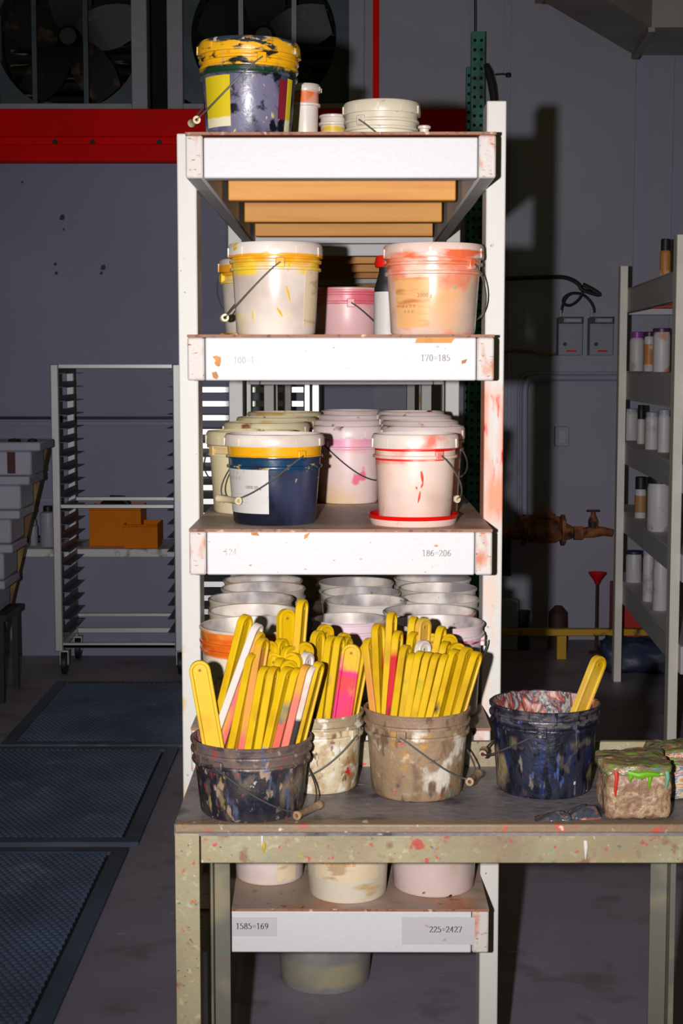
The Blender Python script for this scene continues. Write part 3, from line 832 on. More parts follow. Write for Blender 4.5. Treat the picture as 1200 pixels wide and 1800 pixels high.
# red pail standing in an upturned lid
rl = span(80, 3.07, 905); pl = at(726, 905, 3.07)
m = MB(); m.lathe([(0.0005,0.0),(rl-0.008,0.0),(rl-0.006,0.003),(rl-0.0035,0.0125),(rl-0.001,0.019),(rl,0.021),(rl-0.003,0.0205),(rl-0.008,0.012),(0.0005,0.0105)], 44)
for fi in range(len(m.f)):
    if fi//44 >= 3: m.mi[fi] = 1
tag(m.obj('loose_lid', [plastic('upturned_lid_white', S(236,204,190), [(S(236,60,40), 12, 0.66, 0.03)]), mat('wet_red_paint', S(226,14,10), 0.12)], loc=(pl.x, 3.07, zt2)),
    'upturned white lid full of wet red paint under the red smeared pail', 'lid')
B_red = plastic('white_pail_with_red_drips', S(238,210,194), [(S(238,150,130), 5, 0.56, 0.12), (S(232,90,70), 10, 0.58, 0.08, None, (0.110,0.152,0.008)), (S(226,30,24), 6, 0.3, 0.1, (1,1,3), (0.1375,0.1425,0.0012)),
    (S(230,60,44), 11, 0.69, 0.02, (1,1,0.3)), (S(228,40,30), 9, 0.42, 0.08, (1,1,3), (0.118,0.1215,0.001))])
L_red = plastic('white_lid_red_edge', W, [(S(226,20,16), 5, 0.2, 0.1, None, (0.0,0.1425,0.0012)), (S(236,130,110), 10, 0.64, 0.06)])
bucket('white pail with red drips standing in an upturned lid on the third shelf', (653, 806), 762, 3.07, zt2+0.0108, B_red, L_red, ear=32, side=1, drop=0.095, grip=0.03, rings=(0.040,), rbf=0.88,
    streaks=((6,3,0.60,0.45,0.0032,M_redrun),(9,-3,0.46,0.40,0.0022,M_redrun),(5,-3,0.36,0.22,0.0026,M_redrun),(-1,1,0.42,0.38,0.0018,M_redrun)),
    texts=(('I I I I I', 62, 0.22, 0.010, M_ink_faded),))
for i, (cx, rp, py, Y) in enumerate(((743,74,748,3.28), (738,68,739,3.49), (730,64,730,3.70), (722,60,723,3.90))):
    bucket('red stained lidded pail of the right column on the third shelf, ' + ordn[i+1], (cx-rp, cx+rp), py, Y, zt2, B_c[2], L_c[2], group=g3,
        ear=(50 if i == 0 else None), side=1, drop=0.08, grip=0.04 if i == 0 else None, seg=36)

# --- fourth shelf: open pails in three columns
zt3 = DECK_Z[3]
M_in = mat('pail_inside_grey', S(232,220,204,1.1), 0.4, spots=[(S(150,140,140), 8, 0.5, 0.12), (S(120,110,110), 30, 0.7, 0.03)])
O_or = plastic('white_pail_orange_band', S(234,220,196), [(S(236,120,36), 8, 0.36, 0.06, (1,1,2), (0.128,0.178,0.006)), (S(222,96,20), 10, 0.42, 0.06, (1,1,3), (0.132,0.166,0.004)), (S(240,150,70), 18, 0.62, 0.06, None, (0.112,0.18,0.008))])
O_gr = [plastic('grey_white_pail_a', S(206,196,176), [(S(220,140,70), 9, 0.62, 0.06)]), plastic('grey_white_pail_b', S(214,206,194), [(S(226,150,130), 12, 0.67, 0.04)]),
        plastic('grey_white_pail_c', S(222,204,204), [(S(190,20,80), 8, 0.55, 0.03, (1,1,5), (0.152,0.172,0.003)), (S(226,170,180), 8, 0.58, 0.1)]),
        plastic('grey_white_pail_d', S(226,200,204), [(S(220,60,110), 12, 0.66, 0.04)])]
g4 = 'open pails on the fourth shelf'
M_grid = mat('specification_label', S(226,214,190), 0.5)
M_rline = mat('rust_ink', S(170,90,60), 0.6)
bucket('open white pail with orange band and specification table, front left of the fourth shelf', (353, 535), 1097, 3.09, zt3, O_or, None, inner=M_in, rings=(0.030, 0.045), group=g4,
    patches=((-70,-8,0.02,0.50,M_grid,'specification_label'),) + tuple((-70,-8,z,z+0.006,M_rline,'ruled_line') for z in (0.09,0.20,0.31,0.40)) + tuple((a_,a_+0.8,0.02,0.48,M_rline,'ruled_line') for a_ in (-45,-20)),
    texts=(('200', -57, 0.46, 0.010, M_ink), ('200 CA', -32, 0.46, 0.010, M_ink), ('3000', -57, 0.41, 0.010, M_ink), ('2000', -32, 0.41, 0.010, M_ink), ('2', -56, 0.28, 0.010, M_ink), ('15/2', -33, 0.28, 0.010, M_ink),
        ('1', -56, 0.18, 0.010, M_ink), ('3', -34, 0.12, 0.010, M_ink)))
for i, (a_, b_, py, Y) in enumerate(((368,522,1072,3.31), (368,514,1050,3.52), (390,535,1032,3.74), (394,530,1018,3.95))):
    bucket('open grey white pail of the left column on the fourth shelf, ' + ordn[i+1], (a_, b_), py, Y, zt3, O_gr[0], None, inner=M_in, seg=36, rings=(0.024,), group=g4)
for i, (a_, b_, py, Y) in enumerate(((550,677,1086,3.25), (572,712,1054,3.47), (566,702,1040,3.69), (562,690,1022,3.91))):
    bucket('open %s pail of the middle column on the fourth shelf, %s' % ('pale pink' if i == 0 else 'grey white', ordn[i]), (a_, b_), py, Y, zt3, O_gr[3 if i == 0 else 1], None, inner=M_in, seg=36, rings=(0.024,), group=g4)
for i, (a_, b_, py, Y) in enumerate(((690,848,1092,3.09), (675,834,1073,3.30), (704,840,1051,3.52), (702,836,1032,3.74), (694,826,1015,3.95))):
    bucket('open %s pail of the right column on the fourth shelf, %s' % ('magenta streaked' if i == 0 else 'grey white', ordn[i]), (a_, b_), py, Y, zt3, O_gr[2 if i == 0 else 1], None, inner=M_in, seg=36,
        rings=(0.024,), group=g4, ear=(80 if i == 0 else None), side=1, drop=0.10, grip=0.05 if i == 0 else None)

# --- bottom shelf
zt4 = DECK_Z[4]
g5 = 'pails on the bottom shelf'
P_a = plastic('pink_white_pail', S(230,212,204), [(S(228,150,60), 9, 0.68, 0.04)])
P_b = plastic('cream_pail', S(226,216,192), [(S(206,170,110), 10, 0.62, 0.06, (1,1,4))])
P_c = plastic('pink_pail_bottom', S(220,196,190), [(S(222,80,60), 26, 0.68, 0.02, (1,1,0.4)), (S(40,30,50), 28, 0.70, 0.015), (S(200,150,120), 10, 0.62, 0.08)])
def low(label, cx, rp, Y, mt, **k):
    r_ = span(rp, Y, 1540); x = at(cx, 1540, Y).x
    # the rim is hidden behind the table: 0.165 m tall pails
    py = 1380
    bucket(label, (600 + (cx-600)*0.985 - rp/0.9*0.97, 600 + (cx-600)*0.985 + rp/0.9*0.97), py, Y, zt4, mt, None, h=0.17, rbf=0.9, inner=M_in, group=g5, **k)
low('pink white pail at the left of the bottom shelf behind the table leg', 471, 61, 3.16, P_a, patches=((15,50,0.05,0.6,M_oldlabel,'paper_label'),))
low('cream pail with printed table in the middle of the bottom shelf', 611, 70, 3.06, P_b, rings=(0.03,),
    patches=((-52,48,0.28,0.80,M_oldlabel,'paper_label'),), texts=(('CODE C', -28, 0.72, 0.012, M_ink_faded), ('2000 X', 28, 0.72, 0.012, M_ink_faded), ('≡≡≡', -30, 0.56, 0.016, M_chip), ('≡≡≡', 2, 0.56, 0.016, M_chip), ('≡≡', 30, 0.56, 0.016, M_chip), ('≡≡≡', -30, 0.46, 0.016, M_chip), ('≡≡≡', 2, 0.46, 0.016, M_chip)))
low('pink pail with dark chips at the right of the bottom shelf', 765, 73, 3.10, P_c, texts=(('2', -52, 0.50, 0.016, M_ink),))
# big pail on the floor below
pf = floor_at(571, 1752)
B_floor = mat('cloudy_large_pail', (0.34, 0.33, 0.30), 0.3, spots=[((0.20,0.19,0.19), 5, 0.55, 0.12), ((0.42,0.38,0.24), 4, 0.5, 0.08, None, (0.02,0.08,0.02))])
Yp = pf.y + 0.13; rp_ = span(86, Yp, 1700)
m = MB(); m.lathe(body_profile(rp_*0.9, rp_*1.06, 0.36, [0.30, 0.325]), 48)
pt = thing('pail', 'large cloudy white pail standing on the floor under the shelving', 'pail', (at(571,1700,Yp).x, Yp, 0))
m.obj('body', B_floor, pt)
m = MB(); P, ax, sd = bail_pts(rp_*1.06, 0.2, -1, 0.10, 0.31); m.tube(P, 0.002, 6); m.obj('handle', M_wire, pt)

# ------------------------------------------------------------------ work table
TZ = EYE - 0.775
TYF, TYB = 2.533, 2.915
M_tab = mat('paint_spattered_green_grey_steel', S(176,170,134,1.9), 0.5, spots=[
    (S(176,158,120,1.9), 9, 0.52, 0.14), (S(205,70,62,1.9), 24, 0.685, 0.025), (S(200,176,60,1.9), 38, 0.72, 0.015), (S(60,90,150,1.9), 41, 0.735, 0.012),
    (S(110,180,160,1.9), 32, 0.735, 0.015), (S(232,226,210,1.9), 45, 0.72, 0.015, (1,1,0.5)), (S(70,60,50,1.9), 49, 0.71, 0.02), (S(200,190,150,1.9), 76, 0.66, 0.05), (S(150,110,80,1.9), 26, 0.64, 0.05), (S(214,80,90,1.9), 60, 0.68, 0.02), (S(90,130,120,1.9), 70, 0.70, 0.02), (S(60,54,50,1.9), 90, 0.70, 0.02), (S(226,210,180,1.9), 80, 0.69, 0.02), (S(140,118,90,1.9), 3, 0.60, 0.10)], bump=0.10, bscale=70)
M_tab_lip = mat('paint_stained_table_lip', S(150,126,100,1.9), 0.5, spots=[(S(206,90,70,1.9), 32, 0.65, 0.04), (S(210,140,70,1.9), 41, 0.68, 0.03), (S(120,180,170,1.9), 47, 0.73, 0.02), (S(226,214,196,1.9), 45, 0.68, 0.03)], bump=0.15, bscale=80)
M_tab_top = mat('dark_paint_stained_table_top', (0.135, 0.120, 0.125), 0.42, spots=[((0.20,0.17,0.16), 7, 0.55, 0.1), ((0.05,0.045,0.05), 12, 0.60, 0.06), ((0.45,0.10,0.14), 26, 0.735, 0.015), ((0.4,0.36,0.30), 57, 0.73, 0.02, (0.4,1,1)), ((0.45,0.22,0.10), 57, 0.74, 0.015, (0.5,1,1))], bump=0.25, bscale=60)
M_tab_leg = mat('grey_green_steel_leg', S(118,118,106,1.7), 0.5, spots=[(S(150,140,110,1.5), 8, 0.6, 0.08), (S(200,60,60,1.5), 57, 0.74, 0.012)])
X0t = at(306, 1450, TYF).x; X1t = 0.66
tb = thing('work_table', 'green grey steel work table covered in paint splashes', 'table', (0, 0, 0))
m = MB(); m.box(X0t, X1t, TYF+0.002, TYB-0.003, TZ-0.02, TZ); m.obj('table_top', M_tab_top, tb)
za, zb2 = at(600, 1452, TYF).z, at(600, 1519, TYF).z
zlip = at(600, 1465, TYF).z
m = MB(); m.box(X0t+0.044, X1t, TYF+0.004, TYF+0.030, zb2, zlip-0.0005); m.obj('front_apron', M_tab, tb, bevel=0.002)
m = MB(); m.box(X0t, X1t, TYF, TYF+0.03, zlip, TZ+0.0005); m.obj('front_lip', M_tab_lip, tb, bevel=0.003)
m = MB(); m.box(X0t+0.03, X1t, TYB-0.004, TYB+0.010, TZ-0.05, at(900,1303,TYB).z); m.obj('back_rail', M_tab, tb, bevel=0.002)
m = MB(); m.box(X0t+0.002, X0t+0.012, TYF+0.03, TYB-0.004, TZ-0.07, TZ-0.0205); m.obj('side_apron', M_tab, tb)
lw = 0.0415
def drip(px, py0, py1, w, col, nm):
    a_, b_ = at(px, py0, TYF), at(px, py1, TYF); q = w/1000
    m = MB(); y = TYF + (0.003 if py0 > 1466 else -0.001)
    m.tube([(a_.x, y, a_.z), (a_.x+q*0.3, y-0.0012, a_.z-(a_.z-b_.z)*0.3), (b_.x, y-0.0008, b_.z+(a_.z-b_.z)*0.2), (b_.x, y, b_.z)], [q*1.3, q*1.6, q*0.7, q*0.3], 8)
    m.obj('paint_drip', mat(nm, col, 0.4), tb)
for a_ in ((1029,1478,1511,2.6,S(236,232,224,1.9),'white_drip'),(460,1470,1490,1.5,S(230,226,214,1.9),'white_drip'),(463,1482,1500,2.0,S(214,190,50,1.9),'yellow_drip'),
           ): drip(*a_)
def angle_leg(x, y, sx, sy, w, mt):
    m = MB(); t_ = 0.005
    m.box(min(x, x+sx*w), max(x, x+sx*w), min(y, y+sy*t_), max(y, y+sy*t_), 0, zlip-0.001 if y < 2.7 else TZ-0.021)
    m.box(min(x, x+sx*t_), max(x, x+sx*t_), min(y+sy*t_, y+sy*w), max(y+sy*t_, y+sy*w), 0, zlip-0.001 if y < 2.7 else TZ-0.021)
    return m.obj('leg', mt, tb, bevel=0.0015)
angle_leg(X0t+0.0005, TYF+0.001, 1, 1, lw, M_tab)
angle_leg(X1t, TYF+0.001, -1, 1, lw, M_tab)
xl_ = at(405, 1640, TYB-0.006).x
m = MB(); m.box(xl_-0.030, xl_, TYB-0.012, TYB-0.006, 0, TZ-0.021); m.box(xl_-0.038, xl_-0.0305, TYB-0.045, TYB-0.006, 0, TZ-0.021); m.obj('leg', M_tab_leg, tb, bevel=0.001)
xa, xb = at(1139, 1640, TYB).x, at(1168, 1640, TYB).x
m = MB(); m.box(xa, xb, TYB-0.012, TYB-0.006, 0, TZ-0.021); m.box(xb+0.0005, xb+0.011, TYB-0.04, TYB-0.006, 0, TZ-0.021); m.obj('leg', M_tab_leg, tb, bevel=0.001)

# buckets on the table
BLK = S(42,40,46,1.9)
T_in = swirl('paint_caked_inside', [S(30,30,40,1.9), S(180,170,160,1.9), S(50,48,60,1.9), S(190,90,70,1.9), S(210,190,180,1.9), S(60,60,80,1.9)], 40, (1,1,0.6), bump=0.5)
T_dark = mat('dark_pail_with_dried_paint', S(66,60,60,1.9), 0.42, spots=[
    (S(34,36,50,1.9), 17, 0.50, 0.06, (1,1,0.6)), (S(140,120,100,1.9), 22, 0.60, 0.05, (1,1,0.4)), (S(150,60,66,1.9), 30, 0.66, 0.03, (1,1,0.5)), (S(120,140,110,1.9), 38, 0.70, 0.03),
    (S(222,40,40,1.9), 34, 0.72, 0.02), (S(225,220,210,1.9), 53, 0.725, 0.015, (1,1,0.5)), (S(120,100,92,1.9), 16, 0.40, 0.1, (1,1,3), (0.098,0.20,0.01)), (S(176,150,130,1.9), 60, 0.63, 0.03, (1,1,0.6)), (S(170,74,74,1.9), 50, 0.66, 0.04, (1,1,0.35)), (S(96,104,130,1.9), 60, 0.64, 0.05, (1,1,0.35)), (S(170,150,80,1.9), 50, 0.70, 0.03, (1,1,0.35))], bump=0.35, bscale=55)
T_beige = mat('beige_caked_white_pail', S(226,208,168,1.9), 0.5, spots=[(S(170,130,80,1.9), 19, 0.54, 0.07, (1,1,0.6)), (S(240,232,210,1.9), 26, 0.60, 0.05), (S(140,100,70,1.9), 38, 0.64, 0.04, (1,1,0.5)),
    (S(214,40,44,1.9), 24, 0.72, 0.02), (S(176,156,120,1.9), 10, 0.4, 0.1, (1,1,3), (0.118,0.22,0.006)), (S(250,240,220,1.9), 40, 0.60, 0.04), (S(120,84,60,1.9), 70, 0.66, 0.03, (1,1,0.5)), (S(190,80,60,1.9), 80, 0.70, 0.02)], bump=0.35, bscale=50)
T_brown = mat('brown_caked_white_pail', S(166,138,106,1.9), 0.5, spots=[(S(232,222,204,1.9), 17, 0.56, 0.05, (1,1,0.8), (0.02,0.125,0.02)), (S(120,96,72,1.9), 22, 0.60, 0.06, (1,1,0.5)), (S(206,150,70,1.9), 22, 0.66, 0.04),
    (S(236,110,130,1.9), 22, 0.72, 0.02), (S(80,76,90,1.9), 34, 0.70, 0.03), (S(210,196,170,1.9), 41, 0.66, 0.04), (S(160,130,104,1.9), 8, 0.3, 0.1, (1,1,3), (0.128,0.22,0.006)), (S(236,226,208,1.9), 22, 0.58, 0.04, (1,1,0.8), (0.02,0.128,0.02)), (S(120,96,72,1.9), 50, 0.64, 0.05, (1,1,0.4)), (S(220,90,100,1.9), 60, 0.70, 0.02), (S(90,150,150,1.9), 50, 0.72, 0.02, (1,1,0.4))], bump=0.35, bscale=50)
T_navy = mat('navy_black_pail_with_dried_paint', S(44,46,62,1.7), 0.4, spots=[
    (S(20,22,36,1.7), 38, 0.50, 0.05, (1,1,0.3)), (S(30,44,86,1.7), 45, 0.60, 0.04, (1,1,0.3)), (S(150,132,98,1.7), 15, 0.58, 0.05, (1,1,0.6), (-0.1,0.10,0.03)), (S(90,88,100,1.7), 57, 0.66, 0.03, (1,1,0.3)),
    (S(230,225,220,1.7), 38, 0.745, 0.01), (S(90,84,86,1.7), 38, 0.5, 0.08, (1,1,3), (0.134,0.22,0.005)), (S(130,120,110,1.7), 60, 0.66, 0.03, (1,1,0.25)), (S(16,18,30,1.7), 70, 0.60, 0.03, (1,1,0.25)), (S(70,90,140,1.7), 70, 0.68, 0.02, (1,1,0.25))], bump=0.4, bscale=60)
M_gripb = mat('paint_caked_grip', S(150,124,100,1.9), 0.5, spots=[(S(190,150,110,1.9), 40, 0.55, 0.08), (S(200,60,50,1.9), 50, 0.68, 0.03)], bump=0.3)
TB = {}
def tbucket(key, label, px, py, Y, mt, **k):
    t, h, rt, rb = bucket(label, px, py, Y, TZ, mt, None, inner=T_in, gmat=M_gripb, **k)
    TB[key] = (t.location.copy(), h, rt, rb)
tbucket('a', 'dark paint crusted pail of yellow stirrers at the front of the table', (338, 545), 1291, 2.625, T_dark, rbf=0.86, ear=-30, side=1, drop=0.082, grip=0.075, rings=(0.020, 0.038), fill=0.075, wire=M_wire_dark)
tbucket('b', 'narrow beige crusted pail of stirrers behind the dark pail', (486, 637), 1246, 2.78, T_beige, rbf=0.88, ear=52, side=-1, drop=0.075, rings=(0.022, 0.040), fill=0.09)
tbucket('c', 'brown crusted white pail of yellow stirrers in the middle of the table', (642, 824), 1240, 2.745, T_brown, rbf=0.87, ear=-20, side=1, drop=0.088, grip=0.06, rings=(0.024, 0.042), fill=0.085, wire=M_wire)
tbucket('d', 'navy black crusted pail with one stirrer at the right of the table', (863, 1051), 1232, 2.762, T_navy, rbf=0.87, ear=-10, side=-1, drop=0.065, grip=0.03, rings=(0.020, 0.036), fill=0.03, wire=M_wire_dark)

# ------------------------------------------------------------------ stirring paddles
M_stickhole = mat('shadowed_hole', (0.20, 0.12, 0.01), 0.8)
SW, STH, SL = 0.0365, 0.0128, 0.255
def stick_mesh(name, mt):
    m = MB(); r = SW/2; n = 10; brd = 0.0052; rec = 0.0036
    def outline(off):
        rr = r - off; P = []
        for i in range(n+1):
            a_ = PI*i/n; P.append((rr*math.cos(a_), -r + rr*math.sin(a_)))
        for i in range(n+1):
            a_ = PI + PI*i/n; P.append((rr*math.cos(a_), -SL + r + rr*math.sin(a_)))
        return P
    lay = [(0.0, STH/2-0.0014), (0.0012, STH/2), (brd, STH/2), (brd+0.0012, STH/2-rec)]
    k = len(outline(0)); vs = []
    for sgn in (-1, 1):
        for off, y in lay:
            vs += [(x, sgn*y, z) for x, z in outline(off)]
    fs = []
    for s_ in (0, 1):
        b_ = s_*4*k
        for q in range(3):
            for i in range(k):
                j = (i+1) % k
                fs.append((b_+q*k+i, b_+q*k+j, b_+(q+1)*k+j, b_+(q+1)*k+i))
        fs.append(tuple(b_+3*k+i for i in range(k)))
    for i in range(k):
        j = (i+1) % k; fs.append((i, j, 4*k+j, 4*k+i))
    m.add(vs, fs)
    # hanging hole: a little collar with a dark bore on both faces
    for sgn in (-1, 1):
        M = Matrix.Translation((0, sgn*(STH/2-rec), -0.017)) @ Matrix.Rotation(-sgn*PI/2, 4, 'X')
        m.lathe([(0.0048,0),(0.0048,0.0012),(0.0032,0.0012),(0.0032,0.0002)], 10, M=M)
        m.disc(0.0026, 0.0004, 10, m=1, M=M)
    return m.mesh(name, [mt, M_stickhole], ang=40)
YS = S(236,192,8,1.95)
def stick_mat(name, base, extra=()):
    return mat(name, base, 0.5, spec=0.2, spots=[(S(214,166,14,1.95), 16, 0.58, 0.1)] + list(extra), bump=0.06, bscale=50)
def low_(c, scale=16, thr=0.55, soft=0.04, top=-0.09): return (c, scale, thr, soft, (1,1,0.5), (-1.0, top, 0.03))
SM = {
 'y': stick_mat('yellow_paddle', YS, [low_(S(206,150,60,1.95), 14, 0.66), low_(S(120,112,90,1.95), 16, 0.70), low_(S(225,214,180,1.95), 20, 0.72)]),
 'yg': stick_mat('yellow_paddle_green_marks', YS, [(S(120,170,50,1.95), 13, 0.60, 0.05, None, (-0.085,-0.045,0.012)), low_(S(70,160,170,1.95), 16, 0.62, 0.03, -0.085)]),
 'yr': stick_mat('yellow_paddle_red_streak', YS, [(S(214,30,40,1.95), 9, 0.55, 0.03, (1,1,0.3), (-0.3,-0.05,0.03)), low_(S(30,34,60,1.95), 14, 0.60, 0.03, -0.10)]),
 'yk': stick_mat('yellow_paddle_grey_smear', YS, [low_(S(120,120,116,1.95), 12, 0.55, 0.04, -0.06), low_(S(110,190,170,1.95), 22, 0.68, 0.02, -0.07), low_(S(232,110,90,1.95), 16, 0.66, 0.03, -0.05)]),
 'yc': stick_mat('yellow_paddle_coral_smear', YS, [(S(238,150,96,1.95), 8, 0.48, 0.08, (1,1,0.5), (-1,-0.02,0.03)), low_(S(238,120,110,1.95), 12, 0.50, 0.06, -0.08)]),
 'coral': stick_mat('coral_paddle', S(240,170,60,1.95), [low_(S(240,130,110,1.95), 5, 0.25, 0.1, -0.055)]),
 'w': mat('white_paint_coated_paddle', S(238,226,214,1.95), 0.4, spots=[(S(236,190,40,1.95), 12, 0.70, 0.03), (S(30,28,30,1.95), 16, 0.62, 0.03, (1,1,0.4), (-1.0,-0.135,0.02))]),
 'wp': mat('white_paddle_pink_end', S(240,222,206,1.95), 0.4, spots=[(S(236,140,130,1.95), 12, 0.56, 0.06, (1,1,0.5), (-0.09,-0.04,0.02)), (S(40,34,36,1.95), 16, 0.55, 0.04, (1,1,0.5), (-1.0,-0.095,0.01))]),
 'pink': mat('yellow_paddle_dipped_in_pink', YS, 0.3, spots=[(S(240,120,120,1.95), 20, 0.56, 0.06, None, (-0.065,-0.02,0.01)), (S(238,40,120,1.95), 10, 0.36, 0.05, None, (-1,-0.048,0.012)), (S(238,60,70,1.95), 10, 0.40, 0.06, None, (-1,-0.062,0.012))]),
 'pale': stick_mat('pale_orange_yellow_paddle', S(240,196,70,1.95), [(S(235,170,90,1.95), 12, 0.55, 0.08)]),
}
SMESH = {k: stick_mesh('stirrer', m_) for k, m_ in SM.items()}
# (top x, top y, x and y where it meets the pail rim, depth inside the pail -1 front .. 1 back, turn in degrees (0 = flat to us), paint, row)
E = 72
STICKS = {
 'a': [(348,1161,363,1289,-.72,4,'y','f'),
       (434,1080,392,1250,.10,E-8,'y','m'), (455,1096,391,1270,-.30,E,'w','m'), (458,1110,407,1270,-.18,E,'yc','m'), (463,1120,437,1280,-.38,E-4,'yc','m'),
       (474,1126,456,1260,.05,E-30,'y','m'), (447,1148,420,1278,-.55,E-6,'y','m'),
       (503,1070,503,1255,.72,38,'y','b'), (532,1053,522,1250,.62,E,'yc','b'),
       (495,1122,486,1255,.42,E-12,'y','b'), (511,1135,500,1255,.28,E-26,'y','b'), (481,1147,470,1262,.12,20,'y','b'), (494,1156,482,1265,-.08,E,'y','b'),
       (516,1147,505,1262,.02,-30,'y','b'), (536,1128,520,1255,.46,30,'y','b'), (541,1146,524,1262,.20,E-10,'w','b'), (508,1160,496,1268,-.22,E-40,'y','b'),
       (468,1171,447,1287,-.74,E-6,'y','f'), (483,1171,463,1287,-.74,E,'y','f'), (508,1172,482,1286,-.72,E-12,'yk','f'), (526,1174,499,1285,-.68,E-4,'yk','f'),
       (540,1168,515,1283,-.60,E,'coral','f'), (552,1170,527,1279,-.50,E,'wp','f'), (562,1163,538,1276,-.36,E,'y','f')],
 'b': [(559,1108,552,1238,-.30,E-14,'y','f'), (572,1097,562,1236,.45,40,'y','b'), (584,1117,569,1240,-.55,E-6,'y','f'), (598,1118,582,1240,-.40,E,'y','f'),
       (548,1127,538,1238,.10,-62,'w','b'), (610,1120,600,1238,.25,E-8,'y','b'), (620,1132,607,1240,-.62,-14,'pink','f'), (644,1131,624,1236,-.22,E,'y','f'), (605,1112,596,1236,.60,E-20,'yc','b')],
 'c': [(648,1121,653,1226,-.10,58,'yc','f'), (664,1095,661,1224,.00,64,'yr','f'), (689,1075,681,1230,.10,E,'y','f'), (700,1108,690,1228,.02,E,'yr','f'),
       (728,1083,716,1215,.60,E,'y','b'), (745,1086,735,1215,.52,E-22,'pale','b'), (729,1110,713,1222,.22,E-10,'y','b'), (745,1125,734,1222,.10,E-24,'w','b'),
       (777,1100,755,1220,.36,E-2,'y','b'), (760,1113,748,1215,.72,10,'y','b'), (790,1114,774,1218,.60,28,'y','b'), (784,1127,768,1222,.12,E,'y','b'), (806,1130,790,1218,.30,24,'y','b'),
       (714,1133,694,1235,-.30,E-6,'y','f'), (726,1147,707,1238,-.55,E,'yg','f'), (740,1144,719,1239,-.60,E-2,'yg','f'), (755,1146,733,1240,-.66,E-2,'yg','f'), (770,1148,748,1240,-.66,E-4,'y','f'),
       (785,1149,763,1239,-.62,E-2,'y','f'), (801,1141,777,1236,-.46,E-10,'yr','f'), (823,1137,799,1232,-.30,E-16,'yg','f'), (840,1145,815,1228,-.14,E-6,'y','f')],
 'd': [(1056,1153,1024,1235,.25,E-30,'pale','f')],
}
PAIL = {'a': 'dark front pail', 'b': 'narrow beige pail', 'c': 'brown crusted pail', 'd': 'navy black pail'}
LOOK = {'y': 'plain yellow stirrer', 'yg': 'yellow stirrer with green marks', 'yr': 'yellow stirrer with red streak', 'yk': 'yellow stirrer with grey smears', 'yc': 'yellow stirrer with coral smears',
        'coral': 'coral dipped stirrer', 'w': 'white paint coated stirrer', 'wp': 'white stirrer with pink smear', 'pink': 'flat yellow stirrer dipped in bright pink', 'pale': 'pale orange yellow stirrer'}
ROW = {'f': 'front row', 'm': 'left leaning group', 'b': 'back rows'}
NTH = ['first', 'second', 'third', 'fourth', 'fifth', 'sixth', 'seventh', 'eighth', 'ninth', 'tenth', 'eleventh', 'twelfth']
for key, lst in STICKS.items():
    loc, h, rt, rb = TB[key]
    order = {}
    for s_ in lst: order.setdefault((s_[7], s_[6]), []).append(s_)
    for k_ in order: order[k_].sort(key=lambda q: q[0])
    for s_ in lst:
        tx, ty, bx, by, dep, yaw, pm, row = s_
        Yr = loc.y + dep*(rt - 0.03)
        top = at(tx, ty, Yr + 0.015); rim = at(bx, by, Yr)
        top.z += 0.0
        d = (rim - top).normalized()
        # keep the lower end inside the pail
        end = top + d*SL
        rel = Vector((end.x - loc.x, end.y - loc.y))
        lim = rb + (rt-rb)*max(0, (end.z - TZ))/h - 0.022
        if rel.length > lim:
            rel *= lim/rel.length
            end.x, end.y = loc.x + rel.x, loc.y + rel.y
        if end.z < TZ + 0.006: end.z = TZ + 0.006
        d = (end - top).normalized()
        end = top + d*SL
        if end.z < TZ + 0.004:
            top.z += TZ + 0.004 - end.z
        zax = -d
        yawr = R(yaw)
        nrm = Vector((math.sin(yawr), -math.cos(yawr), 0))
        yax = (nrm - zax*nrm.dot(zax)).normalized()
        xax = yax.cross(zax).normalized()
        o = bpy.data.objects.new('paint_stirrer', SMESH[pm]); COL.objects.link(o)
        o.matrix_world = Matrix(((xax.x,yax.x,zax.x,top.x),(xax.y,yax.y,zax.y,top.y),(xax.z,yax.z,zax.z,top.z),(0,0,0,1)))
        grp = order[(row, pm)]; i = grp.index(s_)
        if key == 'd': lab = 'single yellow stirrer standing in the navy black pail'
        elif key == 'a' and i == 0 and row == 'f' and tx == 348: lab = 'wide flat facing yellow stirrer at the far left of the dark front pail'
        elif len(grp) == 1: lab = '%s in the %s of the %s' % (LOOK[pm], ROW[row], PAIL[key])
        else: lab = ('%s, %s from left in %s of %s' % (LOOK[pm], NTH[i], ROW[row], PAIL[key])).replace('stirrer with', 'stirrer,')
        tag(o, lab, 'stirrer', 'yellow stirrers in the ' + PAIL[key])

# ------------------------------------------------------------------ blocks and skins of dried paint on the table
def lumpy(x0, x1, y0, y1, z0, z1, n, amp, seed, round_=0.006):
    bm = bmesh.new()
    bmesh.ops.create_cube(bm, size=1.0)
    bmesh.ops.subdivide_edges(bm, edges=bm.edges[:], cuts=n, use_grid_fill=True)
    from mathutils import noise
    c = Vector(((x0+x1)/2, (y0+y1)/2, (z0+z1)/2)); sz = Vector((x1-x0, y1-y0, z1-z0))
    for v in bm.verts:
        q = v.co * 2
        l = max(1e-6, (abs(q.x)**8 + abs(q.y)**8 + abs(q.z)**8)**(1/8))
        q = q / l
        p = Vector((q.x*sz.x/2, q.y*sz.y/2, q.z*sz.z/2))
        d = q.normalized()
        k = noise.noise((p + Vector((seed, seed*2, 0)))*22)*amp + noise.noise((p + Vector((seed, 0, seed)))*70)*amp*0.6
        p += d*k
        p += c
        if p.z < z0: p.z = z0
        v.co = p
    return bm
